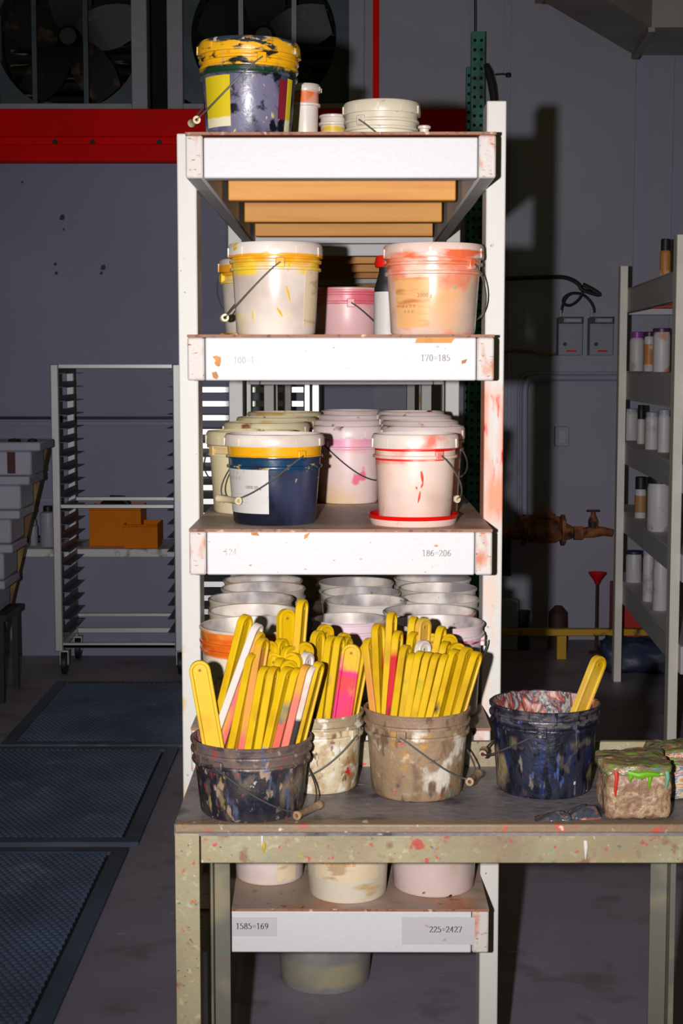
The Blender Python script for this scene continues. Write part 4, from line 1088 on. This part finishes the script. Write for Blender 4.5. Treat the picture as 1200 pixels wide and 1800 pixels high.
def bm_obj(bm, name, mt, parent=None, loc=None):
    me = bpy.data.meshes.new(name); bm.to_mesh(me); bm.free()
    me.materials.append(mt); me.polygons.foreach_set('use_smooth', [True]*len(me.polygons)); me.set_sharp_from_angle(angle=R(50))
    o = bpy.data.objects.new(name, me); COL.objects.link(o)
    if parent is not None: o.parent = parent
    if loc is not None: o.location = loc
    return o
M_blk = swirl('caked_brown_paint', [S(140,112,92,2), S(166,132,104,2), S(160,116,96,2), S(176,144,108,2), S(196,172,132,2), S(164,124,98,2), S(172,138,106,2)], 34, (1,1,0.8), bump=0.8, bscale=60)
M_crust = swirl('wet_many_coloured_paint', [S(50,56,110,2), S(90,170,170,2), S(140,112,96,2), S(150,120,100,2), S(120,170,50,2), S(150,120,100,2), S(136,112,96,2), S(220,130,60,2), S(200,186,170,2), S(60,84,120,2)], 36, (0.6,1,1.6), rough=0.25, bump=0.6)
M_heap = swirl('heap_of_paint_skins', [S(200,70,60,2), S(226,214,204,2), S(60,100,130,2), S(230,220,210,2), S(214,176,70,2), S(206,110,80,2), S(232,226,220,2), S(120,130,150,2)], 26, (0.7,1,1.8), bump=0.8)
p0, p1 = at(1066, 1450, TYF+0.01), at(1182, 1450, TYF+0.01)
hb = at(1100, 1352, TYF+0.01).z - TZ
cxb = (p0.x+p1.x)/2; wb = (p1.x-p0.x)/2
blk = thing('paint_block', 'block of caked brown paint with bright colours on top at the table edge', 'dried paint', (cxb, TYF+0.075, TZ))
bm_obj(lumpy(-wb, wb, -0.062, 0.05, 0, hb-0.004, 14, 0.006, 3.1), 'block', M_blk, blk)
bm_obj(lumpy(-wb-0.004, wb+0.002, -0.066, 0.054, hb-0.016, hb+0.006, 16, 0.008, 7.7), 'paint_crust', M_crust, blk)
for k, (dx, ln, mt) in enumerate(((-0.018,0.022,'paint_green'),(0.0145,0.033,'paint_green'),(0.044,0.034,'paint_teal'),(-0.042,0.046,'paint_red'),(0.002,0.018,'paint_green'))):
    mm = mat(mt, {'paint_green': S(120,190,30,2), 'paint_teal': S(120,180,150,2), 'paint_red': S(226,60,50,2)}[mt], 0.3)
    m = MB(); m.tube([(dx, -0.066, hb-0.004), (dx+0.001, -0.069, hb-0.014), (dx-0.001, -0.068, hb-ln*0.8), (dx, -0.066, hb-ln)], [0.004,0.0035,0.0025,0.0012], 8)
    m.obj('paint_drip', mm, blk)
m = MB(); m.tube([(-0.022,-0.066,hb-0.006),(-0.005,-0.069,hb-0.010),(0.010,-0.070,hb-0.007),(0.03,-0.068,hb-0.009)], [0.004,0.006,0.0055,0.003], 8)
m.obj('paint_drip', MATS['paint_green'], blk)
q = at(1195, 1310, 2.70)
hp = thing('paint_heap', 'ragged heap of red white and blue paint skins behind the block', 'dried paint', (q.x+0.02, 2.74, TZ))
bm_obj(lumpy(-0.055, 0.09, -0.07, 0.06, 0, 0.055, 12, 0.012, 11.3), 'lower_lump', M_heap, hp)
bm_obj(lumpy(-0.05, 0.10, -0.06, 0.06, 0.05, q.z - TZ - 0.035, 12, 0.013, 19.3), 'middle_lump', M_heap, hp)
bm_obj(lumpy(-0.068, 0.10, -0.055, 0.06, q.z - TZ - 0.045, q.z - TZ - 0.008, 14, 0.010, 15.3), 'top_slab', M_crust, hp)
M_skin = swirl('grey_blue_paint_skin', [S(50,54,62,2), S(78,78,80,2), S(60,70,92,2), S(92,88,84,2), S(170,100,70,2), S(90,98,94,2)], 40, (0.5,1,1), rough=0.25, bump=0.5)
for i, (cx, cy, w, d_, hh, lab) in enumerate(((1030,1434,0.030,0.022,0.018,'folded grey blue paint skin lying against the caked block'), (985,1440,0.032,0.018,0.012,'crumpled grey paint skin left of the caked block'))):
    p = floor_at(cx, cy, 0.775)
    bmk = lumpy(-w, w, -d_, d_, 0, hh, 9, 0.007, 23+i*5)
    for v in bmk.verts:
        k = 1 - 0.6*max(0, v.co.z)/hh; v.co.x = v.co.x*k + 0.012*v.co.z/hh; v.co.y *= k
    o = bm_obj(bmk, 'paint_skin', M_skin, loc=(p.x - (0.008 if i == 0 else 0.012), p.y, TZ))
    tag(o, lab, 'dried paint')

# ------------------------------------------------------------------ left background: counter, bins, rack, totes
CY = 8.88
zc0 = at(600, 978, CY).z; zc1 = at(600, 964, CY).z
xa, xb = at(22, 970, CY).x, at(520, 970, CY).x
ct = thing('counter', 'long grey counter with worn white edge along the left wall', 'counter', (0, 0, 0))
m = MB(); m.box(xa, xb, CY-0.03, WALLY-0.03, zc0, zc1); m.obj('counter_top', M_counter_top, ct, bevel=0.004)
m = MB(); m.box(xa+0.01, xb-0.02, CY, WALLY-0.04, 0.0, zc0); m.obj('counter_body', M_counter, ct)
zt_c = zc1
def bin_(px0, px1, py0, Y, label):
    a_, b_ = at(px0, 950, Y).x, at(px1, 950, Y).x; hh = at(px0, py0, Y).z - zt_c
    t = thing('storage_bin', label, 'bin', ((a_+b_)/2, Y+0.12, zt_c)); w = (b_-a_)/2
    m = MB(); M_ = None
    # open hopper: walls with a lower front
    for (x0, x1, y0, y1, z1) in ((-w, w, -0.12, -0.115, hh*0.93), (-w, w, 0.115, 0.12, hh), (-w, -w+0.005, -0.115, 0.115, hh), (w-0.005, w, -0.115, 0.115, hh)):
        m.box(x0, x1, y0, y1, 0, z1)
    m.box(-w, w, -0.12, 0.12, 0, 0.004)
    m.obj('bin_body', M_orange_bin, t, bevel=0.002)
    m = MB(); m.tube([(-w, -0.125, hh*0.93), (w, -0.125, hh*0.93)], 0.008, 8); m.obj('rim', M_orange_bin, t)
    return t, w, hh
b1, w1, h1 = bin_(157, 248, 890, 8.98, 'larger orange plastic bin on the counter with dark cloth on top')
m = MB(); m.tube([(-w1*0.6,0,h1-0.004),(-w1*0.2,-0.02,h1+0.024),(w1*0.2,0.02,h1+0.022),(w1*0.45,0,h1+0.0)], [0.02,0.035,0.03,0.015], 10)
m.obj('dark_cloth', M_black, b1)
bin_(217, 277, 921, 8.72+0.02+0.14, 'smaller orange plastic bin in front on the counter')
def canister(px0, px1, py0, Y, zb, label, body, capm, capf=0.12, cat='bottle', name='bottle', neck=0.6, band=None, group=None):
    c = at((px0+px1)/2, py0, Y); r_ = span((px1-px0)/2, Y, py0); hh = c.z - zb
    t = thing(name, label, cat, (c.x, Y, zb), 0, group)
    zc = hh*(1-capf)
    m = MB(); m.lathe([(0.0005,0),(r_*0.94,0),(r_,0.006),(r_,zc*0.90),(r_*0.93,zc*0.96),(r_*neck,zc),(0.0005,zc)], 20); m.obj('container', body, t)
    m = MB(); m.lathe([(0.0005,zc),(r_*(neck+0.1),zc),(r_*(neck+0.1),hh-0.003),(r_*neck,hh),(0.0005,hh)], 20); m.obj('cap', capm, t)
    if band:
        m = MB(); m.lathe([(r_,zc*0.2),(r_+0.0015,zc*0.2),(r_+0.0015,zc*0.78),(r_,zc*0.78)], 20); m.obj('paper_label', band, t)
    return t
canister(70, 98, 889, 8.98, zt_c, 'white jar with black cap on the counter beside the tray rack', M_white_bg, M_black, 0.13, 'jar', 'jar', 0.5)
canister(50, 66, 914, 9.05, zt_c, 'small white bottle on the counter near the leaning plank', M_white_bg, M_white_bg, 0.2)
m = MB(); p = at(55, 950, 9.1); m.box(-0.16, 0.14, -0.05, 0.05, 0, 0.035)
tag(m.obj('tool_case', M_black, loc=(p.x+0.02, 9.22, zt_c), bevel=0.008), 'flat black case lying on the counter behind the white jar', 'case')

# wheeled tray rack
RY0, RY1 = 8.32, 8.92-0.08
rk = thing('tray_rack', 'tall aluminium tray rack on wheels at the left', 'rack', (0, 0, 0))
RY1 = 8.80
xL = at(100, 900, RY0).x; xRr = at(313, 900, RY0).x
zTop = at(600, 640, RY0).z; zBot = 0.13
for x in (xL, xRr):
    for y in (RY0, RY1):
        m = MB(); m.box(x-0.0225, x+0.0225, y-0.0125, y+0.0125, zBot, zTop); m.obj('upright', M_alu, rk, bevel=0.006)
for y in (RY0, RY1):
    for pz_, hh in ((zTop-0.012, 0.024), (0.93, 0.022), (0.165, 0.03), (0.255 if y == RY1 else 0.16, 0.02)):
        m = MB(); m.box(xL+0.0225, xRr-0.0225, y-0.011, y+0.011, pz_-hh/2, pz_+hh/2); m.obj('crossbar', M_alu, rk, bevel=0.003)
for x in (xL, xRr):
    m = MB(); m.box(x-0.02, x+0.02, RY0+0.0125, RY1-0.0125, zTop-0.03, zTop-0.005); m.obj('side_bar', M_alu, rk)
    m = MB(); m.box(x-0.02, x+0.02, RY0+0.0125, RY1-0.0125, 0.15, 0.18); m.obj('side_bar', M_alu, rk)
    for k in range(20):
        z = zTop - 0.05 - k*0.0745
        sx = 1 if x == xL else -1
        m = MB()
        m.box(min(x+sx*0.023, x+sx*0.063), max(x+sx*0.023, x+sx*0.063), RY0-0.01, RY1+0.01, z-0.0015, z+0.0015)
        m.box(min(x+sx*0.0195, x+sx*0.023), max(x+sx*0.0195, x+sx*0.023), RY0-0.01, RY1+0.01, z-0.0015, z+0.03)
        m.obj('tray_slide', M_alu_dark, rk)
for x in (xL+0.01, xRr-0.01):
    for y in (RY0+0.02, RY1-0.02):
        cs = MB(); cs.lathe([(0.0005,-0.016),(0.045,-0.016),(0.062,-0.012),(0.0635,0),(0.062,0.012),(0.045,0.016),(0.0005,0.016)], 24, M=Matrix.Translation((x+0.015, y, 0.0635)) @ Matrix.Rotation(PI/2, 4, 'Y') )
        w_ = cs.obj('caster_wheel', M_black, rk)
        cs = MB(); cs.box(x-0.008, x-0.004, y-0.02, y+0.02, 0.055, 0.13); cs.box(x+0.034, x+0.038, y-0.02, y+0.02, 0.055, 0.13); cs.box(x-0.008, x+0.038, y-0.025, y+0.025, 0.127, 0.135)
        cs.obj('caster_fork', M_alu, w_)
# second rack of bright trays standing behind the shelving
M_polish = mat('polished_aluminium', (0.90, 0.90, 0.88), 0.40, 1.0)
r2 = thing('tray_rack', 'polished aluminium rack of trays standing behind the shelving units', 'rack', (0, 0, 0))
RY = 8.02
x0r, x1r = at(332, 690, RY).x, at(562, 690, RY).x
zt_r = at(600, 668, RY).z
for xa_, xb_ in ((x0r-0.044, x0r), (x1r-0.044, x1r), (x1r-0.084, x1r-0.048)):
    m = MB(); m.box(xa_, xb_, RY-0.012, RY+0.02, 0.0, zt_r); m.obj('upright', M_polish, r2, bevel=0.006)
for xa_, xb_ in ((x0r-0.03, x0r), (x1r-0.03, x1r)):
    m = MB(); m.box(xa_, xb_, RY+0.6, RY+0.63, 0.0, zt_r); m.obj('upright', M_polish, r2)
for k in range(20):
    z = at(600, 685, RY).z - k*0.0730
    if z < 0.08: break
    m = MB(); m.box(x0r+0.001, x1r-0.086, RY, RY+0.6, z-0.002, z+0.002); m.box(x0r+0.001, x1r-0.086, RY-0.004, RY+0.004, z-0.014, z+0.014)
    m.obj('tray', M_polish, r2)

# stack of white totes at the far left
TY = 7.6
zs = [at(0, y, TY).z for y in (777, 837, 897, 957, 1021, 1082)]
rights = [75, 55, 37, 23, 8]
st = thing('cart', 'low black cart under the stack of white totes', 'cart', (0,0,0))
xe = at(10, 1100, TY).x
m = MB(); m.box(xe-0.55, xe, TY, TY+0.4, zs[5]-0.03, zs[5]); m.obj('platform', M_black, st)
for x in (xe-0.53, xe-0.03):
    for y in (TY+0.02, TY+0.36):
        m = MB(); m.box(x-0.015, x+0.015, y-0.015, y+0.015, 0, zs[5]-0.03); m.obj('leg', M_black, st)
TOTE = ['topmost white tote of the leaning stack with a dark red slot', 'second white tote from the top of the leaning stack', 'third white tote from the top of the leaning stack', 'fourth white tote of the leaning stack with a red mark', 'lowest white tote standing on the black cart']
for k in range(5):
    xr = at(rights[k], 900, TY).x; hh = zs[k]-zs[k+1]-0.001
    t = thing('tote', TOTE[k], 'tote', (xr-0.25, TY+0.18, zs[k+1]), 0, 'white totes in the leaning stack')
    m = MB(); m.box(-0.23, 0.215-0.02, -0.16, 0.16, 0, hh-0.045); m.obj('tub', M_white_bg, t, bevel=0.012)
    m = MB(); m.box(-0.25, 0.25-0.006, -0.18, 0.18, hh-0.0445, hh); m.obj('lid', M_white_bg, t, bevel=0.008)
    if k == 0:
        m = MB(); m.box(0.075, 0.115, -0.163, -0.158, 0.012, hh-0.05); m.obj('dark_slot', mat('dark_red_slot', (0.06,0.008,0.006), 0.6), t)
        for (dx, ln) in ((-0.02,0.05),(0.1,0.07),(0.19,0.05)):
            m = MB(); m.lathe([(0.0005,hh),(ln/2,hh),(ln/2.4,hh+0.012),(0.0005,hh+0.016)], 10, c=(dx,-0.1,0)); m.obj('debris', M_black, t)
    if k == 3:
        m = MB(); m.box(0.125, 0.14, -0.163, -0.158, 0.01, hh-0.05); m.obj('red_mark', M_red, t)
    if k in (1, 2):
        m = MB(); m.box(0.02 if k == 1 else 0.0, 0.035 if k == 1 else 0.12, -0.163, -0.158, hh-0.075, hh-0.06); m.obj('handle_slot', M_black, t)
pa, pb_ = at(24, 1010, TY+0.5), at(76, 782, TY+0.5)
m = MB(); m.bar(pa + (pa-pb_)*1.2, pb_, 0.055, 0.03)
pk = MB(); dd = (pb_-pa).normalized(); foot = pa + dd * (-(pa.z)/dd.z)
pk.bar(foot + Vector((0,0,0.012)), pb_, 0.055, 0.03)
tag(pk.obj('plank', M_wood_brown), 'brown wooden plank leaning behind the stack of white totes', 'plank')

# ------------------------------------------------------------------ right background
# green perforated upright
def perforated(px0, px1, py0, Y, label, side=True):
    a_, b_ = at(px0, 400, Y).x, at(px1, 400, Y).x; zt_ = at(px0, py0, Y).z
    t = thing('rack_upright', label, 'upright', ((a_+b_)/2, Y, 0)); w = (b_-a_)/2
    m = MB(); m.box(-w, w, 0, 0.003, 0, zt_); m.box(w-0.003, w, 0.003, 0.07, 0, zt_); m.box(-w, -w+0.003, 0.003, 0.07, 0, zt_)
    m.obj('channel', M_green, t)
    z = zt_ - 0.05; k = 0
    hm = MB(); rr = 0.0095
    hmesh = None
    while z > 0.9:
        for sx in ((-0.5, 0.5) if side else (0,)):
            if hmesh is None:
                hm.lathe([(0.0005,0),(rr,0),(rr,0.002),(0.0005,0.002)], 10, M=Matrix.Rotation(PI/2, 4, 'X')); hmesh = hm.mesh('hole', M_hole)
            o = bpy.data.objects.new('hole', hmesh); COL.objects.link(o); o.parent = t; o.location = (sx*w, 0.0005, z)
        z -= 0.052
    return t
perforated(826, 849, 55, 8.85, 'green perforated steel upright rising behind the shelving')
perforated(818, 826, 117, 9.05, 'shorter green perforated upright behind the taller green one', side=False)
m = MB(); P = [at(853,112,8.8), at(858,125,8.8), at(864,150,8.8), at(867,172,8.8), at(866,200,8.8), at(863,300,8.8), Vector((at(863,300,8.8).x, 8.8, 0.6)), Vector((at(863,300,8.8).x, 8.8, 0.01))]
m.tube(P, [0.012,0.02,0.022,0.02,0.016,0.014,0.014,0.014], 10)
tag(m.obj('hose', M_black), 'black hose hanging beside the green upright', 'hose')
m = MB(); m.tube([at(870,131,9.3), at(884,130,9.3), at(893,132,9.3)], 0.006, 8)
m.lathe([(0.0005,-0.015),(0.014,-0.012),(0.018,0),(0.014,0.012),(0.0005,0.015)], 10, c=tuple(at(893,132,9.3)))
m.tube([at(893,132,9.3), at(893,132,9.40)], 0.006, 8)
tag(m.obj('wall_hook', M_black), 'small black hook on the wall beside the green upright', 'hook')
m = MB(); m.tube([at(834,60,8.87), at(834,-40,8.87), at(834,-300,8.87)], 0.004, 6)
tag(m.obj('wire', M_black), 'thin dark wire hanging above the green upright', 'wire')

# cables and electrical boxes
EYb = WALLY - 0.10
def ebox(px0, px1, label):
    a_, b_ = at(px0, 590, EYb).x, at(px1, 590, EYb).x; z0, z1 = at(px0, 625, EYb).z, at(px0, 558, EYb).z
    t = thing('electrical_box', label, 'electrical box', ((a_+b_)/2, EYb, z0)); w = (b_-a_)/2; hh = z1-z0
    m = MB(); m.box(-w, w, 0, 0.099, 0, hh); m.obj('casing', M_greybox, t, bevel=0.005)
    m = MB(); m.box(-w, w, -0.012, 0.0, hh-0.038, hh-0.030); m.box(-w, w, -0.012, 0, hh-0.004, hh+0.004); m.box(-w, -w+0.03, -0.012, 0, hh-0.03, hh-0.004); m.box(w-0.008, w, -0.012, 0, hh-0.03, hh-0.004); m.obj('lever_bracket', M_black, t)
    m = MB(); m.box(-w+0.04, w-0.015, -0.010, 0, hh-0.025, hh-0.010); m.obj('lever', M_white_bg, t, bevel=0.003)
    m = MB(); m.lathe([(0.0005,-0.008),(0.012,-0.008),(0.012,0),(0.0005,0)], 12, M=Matrix.Translation((-w*0.45,-0.004,hh*0.30)) @ Matrix.Rotation(PI/2, 4, 'X')); m.obj('knob', M_black, t)
    m = MB(); m.box(-w*0.3, w*0.5, -0.004, 0, hh*0.10, hh*0.14); m.obj('red_mark', M_red, t)
    m = MB(); m.lathe([(0.0005,hh),(0.010,hh),(0.010,hh+0.045),(0.0005,hh+0.045)], 10, c=(-w+0.016, 0.04, 0)); m.obj('cable_gland', M_white_bg, t)
    return t
ebox(981, 1024, 'grey electrical box under the looping black cable, left one')
ebox(1036, 1078, 'grey electrical box beside the far rack post, right one')
def cable(pts, r, label, Y=EYb+0.02, name='cable', mt=None):
    P = [at(x, y, Y) for x, y in pts]
    # smooth the points
    Q = []
    for i in range(len(P)-1):
        p0 = P[max(i-1,0)]; p1 = P[i]; p2 = P[i+1]; p3 = P[min(i+2,len(P)-1)]
        for k in range(6):
            t = k/6
            Q.append(0.5*((2*p1) + (p2-p0)*t + (2*p0-5*p1+4*p2-p3)*t*t + (3*p1-p0-3*p2+p3)*t**3))
    Q.append(P[-1])
    m = MB(); m.tube(Q, r, 8)
    return tag(m.obj(name, mt or M_black), label, 'cable')
cable([(840,492),(888,490),(940,488),(985,487),(1005,492),(1017,500),(1022,508),(1036,514),(1054,518),(1040,508),(1024,500)], 0.013, 'thick black cable running along the wall to the electrical boxes', EYb+0.03)
cable([(1022,505),(1023,515),(1018,525),(1008,534),(998,537),(990,532),(991,524),(1000,517),(1010,515),(1000,518),(992,528),(988,540),(986,550)], 0.009, 'looped black cable dropping into the left electrical box', EYb+0.045)
cable([(1010,515),(1024,518),(1036,528),(1043,540),(1044,550)], 0.009, 'black cable curving down into the right electrical box', EYb+0.06)
cable([(880,620),(900,617),(930,618),(965,623),(981,622)], 0.008, 'thin olive cable running to the side of the left electrical box', WALLY-0.015, mt=M_wood_brown)
# conduit
m = MB(); Yc = WALLY-0.03
m.tube([at(922,905,Yc), at(922,800,Yc), at(922,690,Yc), at(924,674,Yc), at(930,666,Yc), at(942,664,Yc), at(1085,664,Yc)], 0.021, 12)
cd_ = thing('conduit', 'pair of painted conduits bending from the wall valve to the far rack', 'pipe', (0,0,0)); m.obj('thick_pipe', M_pipe, cd_)
m = MB(); m.tube([at(911,905,Yc), at(911,690,Yc), at(914,668,Yc), at(925,658,Yc), at(960,656,Yc), at(1085,656,Yc)], 0.010, 10)
m.obj('thin_pipe', M_pipe, cd_)
a_ = at(975,785,WALLY-0.05); b_ = at(1000,750,WALLY-0.05)
ob = thing('outlet_box', 'small painted outlet box on the wall below the conduit', 'outlet', ((a_.x+b_.x)/2, WALLY-0.05, a_.z))
m = MB(); w_ = (b_.x-a_.x)/2; m.box(-w_, w_, 0, 0.05, 0, b_.z-a_.z); m.obj('box', M_pipe, ob, bevel=0.004)
m = MB(); m.box(-w_*0.5, w_*0.5, -0.003, 0, (b_.z-a_.z)*0.2, (b_.z-a_.z)*0.8); m.obj('cover_plate', M_white_bg, ob, bevel=0.001)
# rusty valve
VY = WALLY - 0.16
vt = thing('water_valve', 'rusty water valve and tap sticking out along the wall', 'valve', tuple(at(955, 935, VY)))
o0 = at(955, 935, VY)
def rel(px, py, dy=0): return at(px, py, VY) - o0 + Vector((0, dy, 0))
m = MB(); m.tube([rel(872,936), rel(900,936), rel(918,935)], [0.042,0.040,0.050], 14); m.obj('pipe', M_rust, vt)
m = MB(); m.tube([rel(916,935), rel(922,930), rel(930,929), rel(955,930), rel(978,931), rel(984,934), rel(1000,936), rel(1006,937)], [0.055,0.085,0.085,0.092,0.082,0.06,0.045,0.035], 16); m.obj('valve_body', M_rust, vt)
m = MB(); m.lathe([(0.0005,0.0),(0.07,0.0),(0.07,0.02),(0.05,0.028),(0.03,0.05),(0.0005,0.05)], 16, c=tuple(rel(955,909)-Vector((0,0,0.0)))); m.obj('bonnet', M_rust, vt)
for px in (921, 988):
    m = MB(); m.tube([rel(px-3,932), rel(px+3,932)], 0.095, 8); m.obj('flange', M_rust, vt)
m = MB(); m.tube([rel(1008,937), rel(1023,937)], 0.045, 6); m.obj('union_nut', M_rust, vt)
m = MB(); m.tube([rel(1020,937), rel(1040,935), rel(1060,934), rel(1076,937)], [0.03,0.036,0.028,0.024], 12); m.obj('tap_spout', M_rust, vt)
m = MB(); m.tube([rel(1042,930), rel(1042,915), rel(1042,905), rel(1042,899)], [0.028,0.03,0.014,0.012], 12); m.obj('tap_stem', M_rust, vt)
m = MB(); m.bar(rel(1031,898), rel(1053,898), 0.03, 0.012); m.obj('tap_handle', M_rust_dark, vt)
m = MB(); m.tube([rel(890,940), rel(890,985), rel(890,1012)], 0.028, 12); m.obj('drop_pipe', M_rust_dark, vt)
m = MB(); m.tube([rel(872,936), rel(872,936,0.16)], 0.03, 12); m.obj('wall_stub', M_rust_dark, vt)
# low yellow barrier
yr = thing('barrier_rail', 'low yellow barrier rail on the floor in front of the wall', 'barrier', (0,0,0))
BY = 8.75
z0, z1 = at(900, 1118, BY).z, at(900, 1106, BY).z
m = MB(); m.box(at(862,1110,BY).x, at(1168,1110,BY).x, BY, BY+0.05, z0, z1); m.obj('rail', M_yellowrail, yr, bevel=0.005)
for px in (868, 987, 1150):
    x = at(px, 1140, BY).x; m = MB(); m.box(x-0.028, x+0.028, BY+0.002, BY+0.045, 0, z0); m.obj('post', M_yellowrail, yr, bevel=0.004)
m = MB(); p = at(893, 1100, 9.05); m.box(-0.05, 0.06, -0.05, 0.05, 0, 0.30)
p1_ = floor_at(893, 1140)
tag(m.obj('box', M_white_bg, loc=(p.x, 9.1, 0.0), bevel=0.006), 'white box on the floor behind the yellow barrier', 'box')
m = MB(); m.lathe([(0.0005,0),(0.055,0),(0.05,0.20),(0.055,0.23),(0.0005,0.235)], 16)
tag(m.obj('can', M_black, loc=(at(915,1100,9.1).x, 9.1, 0)), 'black can on the floor behind the yellow barrier', 'can')
m = MB(); m.lathe([(0.0005,0),(0.06,0),(0.055,0.22),(0.02,0.26),(0.0005,0.262)], 16)
tag(m.obj('can', M_rust_dark, loc=(at(980,1100,9.1).x, 9.1, 0)), 'dark brown can on the floor behind the barrier post', 'can')

# far shelving unit at the right
dz = [at(1091, y, 8.2).z for y in (508, 652, 776, 897, 1020)]
db = [at(1091, y, 8.2).z for y in (550, 702, 815, 934, 1058)]
fx, fy = at(1166, 640, 6.3).x, 6.3
ang = math.atan2(at(1084, 640, 8.15).x - at(1182, 640, 6.3).x, 8.15-6.3)
zpt = at(1190, 412, 6.3).z
ru, _ = unit('shelving_unit', 'white timber shelving unit at the right edge with bottles', (at(1182,640,6.3).x + 0.0, 6.25, 0), -ang, dz, db, 0.045, 0.62, 2.30, 0.05,
    [zpt, zpt, at(1090,468,8.15).z, at(1090,468,8.15).z], M_shelfwhite_bg, M_postcream_bg, M_shelfwhite_bg, M_under_red, M_shelfwhite_bg, M_shelfwhite_bg, (0.4,0.9,1.4), back_at=1.88)
bpy.context.view_layer.update()
MW = ru.matrix_world.copy()
M_or_bg = mat('orange_tube_label', (0.55,0.22,0.06), 0.5, spots=[((0.7,0.6,0.5), 12, 0.62, 0.04)])
M_pur = mat('purple_cap', (0.30,0.06,0.34), 0.4)
M_pur_d = mat('dark_purple_cap', (0.08,0.02,0.10), 0.4)
M_wb = mat('white_bottle_orange_stains', (0.62,0.60,0.60), 0.45, spots=[((0.6,0.22,0.05), 7, 0.62, 0.05), ((0.5,0.3,0.35), 10, 0.64, 0.05)])
M_wb2 = mat('white_jug_blue_stains', (0.62,0.60,0.62), 0.45, spots=[((0.10,0.16,0.40), 9, 0.66, 0.04), ((0.45,0.42,0.40), 14, 0.64, 0.05)])
M_tan = mat('tan_label', (0.42,0.22,0.08), 0.5)
def on_far(px0, px1, py0, si, yloc, label, body, capm, capf, name='bottle', cat='bottle', neck=0.6, band=None, group=None):
    """stands on shelf si of the far unit, yloc metres inside its long open side"""
    pxm = (px0+px1)/2; best = None
    for k in range(245):
        Y = 6.4 + k*0.008
        l = MW.inverted() @ at(pxm, py0, Y)
        e_ = abs(l.x - 0.045 - yloc)
        if best is None or e_ < best[0]: best = (e_, Y)
    return canister(px0, px1, py0, best[1], dz[si], label, body, capm, capf, cat, name, neck, band, group)
items = [
 (1160,1179,420,0,0.04,'black capped bottle with orange label on top of the right unit',M_or_bg,M_black,0.30,0.75,None),
 (1107,1132,583,1,0.04,'white bottle with violet cap on the right unit, second shelf, left',M_wb,M_pur,0.16,0.8,None),
 (1132,1150,583,1,0.06,'orange stained bottle with dark purple cap in the middle of that shelf',M_wb,M_pur_d,0.12,0.8,M_or_bg),
 (1148,1178,577,1,0.04,'white jug with wide purple lid at the right of the second shelf',M_wb,M_pur_d,0.09,0.95,None),
 (1094,1122,718,2,0.06,'pale stained jug at left of the right unit, third shelf',M_wb,M_white_bg,0.10,0.8,None),
 (1120,1134,712,2,0.06,'slim bottle with tall black cap on the third shelf of the right unit',M_wb,M_black,0.36,0.8,None),
 (1134,1158,724,2,0.04,'white bottle with orange drips on the third shelf of the right unit',M_wb,M_white_bg,0.12,0.8,None),
 (1156,1178,720,2,0.06,'white bottle at the right of the third shelf of the right unit',M_wb,M_white_bg,0.12,0.8,None),
 (1116,1136,838,3,0.04,'bottle with black cap and tan label on the fourth shelf of the right unit',M_wb2,M_black,0.30,0.85,M_tan),
 (1138,1178,838,3,0.04,'white jug with black lid and blue stains on the fourth shelf of the right unit',M_wb2,M_black,0.12,0.9,None),
 (1100,1128,968,4,0.06,'white jar with dark blue lid, lowest shelf of the right unit, left',M_wb2,mat('dark_blue_lid',(0.02,0.03,0.10),0.4),0.10,0.95,None),
 (1130,1150,966,4,0.04,'white jar in the middle of the lowest shelf of the right unit',M_wb2,M_white_bg,0.10,0.9,None),
 (1148,1176,976,4,0.06,'cream labelled jar at right of the lowest shelf, right unit',M_wb2,M_white_bg,0.12,0.9,None),
]
for (a_, b_, py, si, yl, lab, bo, ca, cf, nk, bd) in items:
    on_far(a_, b_, py, si, yl, lab, bo, ca, cf, neck=nk, band=bd)
# red bin and bags below it
p = at(1125, 1085, 8.55)
m = MB(); m.prism([(-0.09,-0.09),(0.10,-0.09),(0.10,0.09),(-0.09,0.09)], 0, p.z+0.14)
tag(m.obj('crate', mat('red_crate', (0.50,0.01,0.015), 0.5), loc=(p.x+0.0, 8.95, 0), bevel=0.008), 'red crate on the floor behind the far post of the right unit', 'crate')
fn = thing('funnel', 'red funnel on a thin dark stand beside the far post', 'funnel', (at(1066,1080,8.6).x, 8.95, 0))
zf_ = at(1066, 1006, 8.95).z
m = MB(); m.lathe([(0.0005,0),(0.04,0),(0.04,0.01),(0.008,0.014),(0.007,zf_-0.06),(0.0005,zf_-0.06)], 12); m.obj('stand', M_rust_dark, fn)
m = MB(); m.lathe([(0.012,zf_-0.07),(0.018,zf_-0.05),(0.05,zf_-0.008),(0.052,zf_),(0.046,zf_),(0.012,zf_-0.05)], 16); m.obj('funnel_cone', mat('red_funnel', (0.55,0.01,0.02), 0.4), fn)
o = bm_obj(lumpy(-0.17, 0.20, -0.12, 0.12, 0, 0.17, 8, 0.03, 31), 'bag', mat('dark_blue_bag', (0.03,0.04,0.09), 0.45, spots=[((0.16,0.17,0.22), 8, 0.66, 0.05)]), loc=(at(1115,1150,8.4).x, 8.45, 0))
tag(o, 'dark blue bag lying on the floor under the right unit', 'bag')
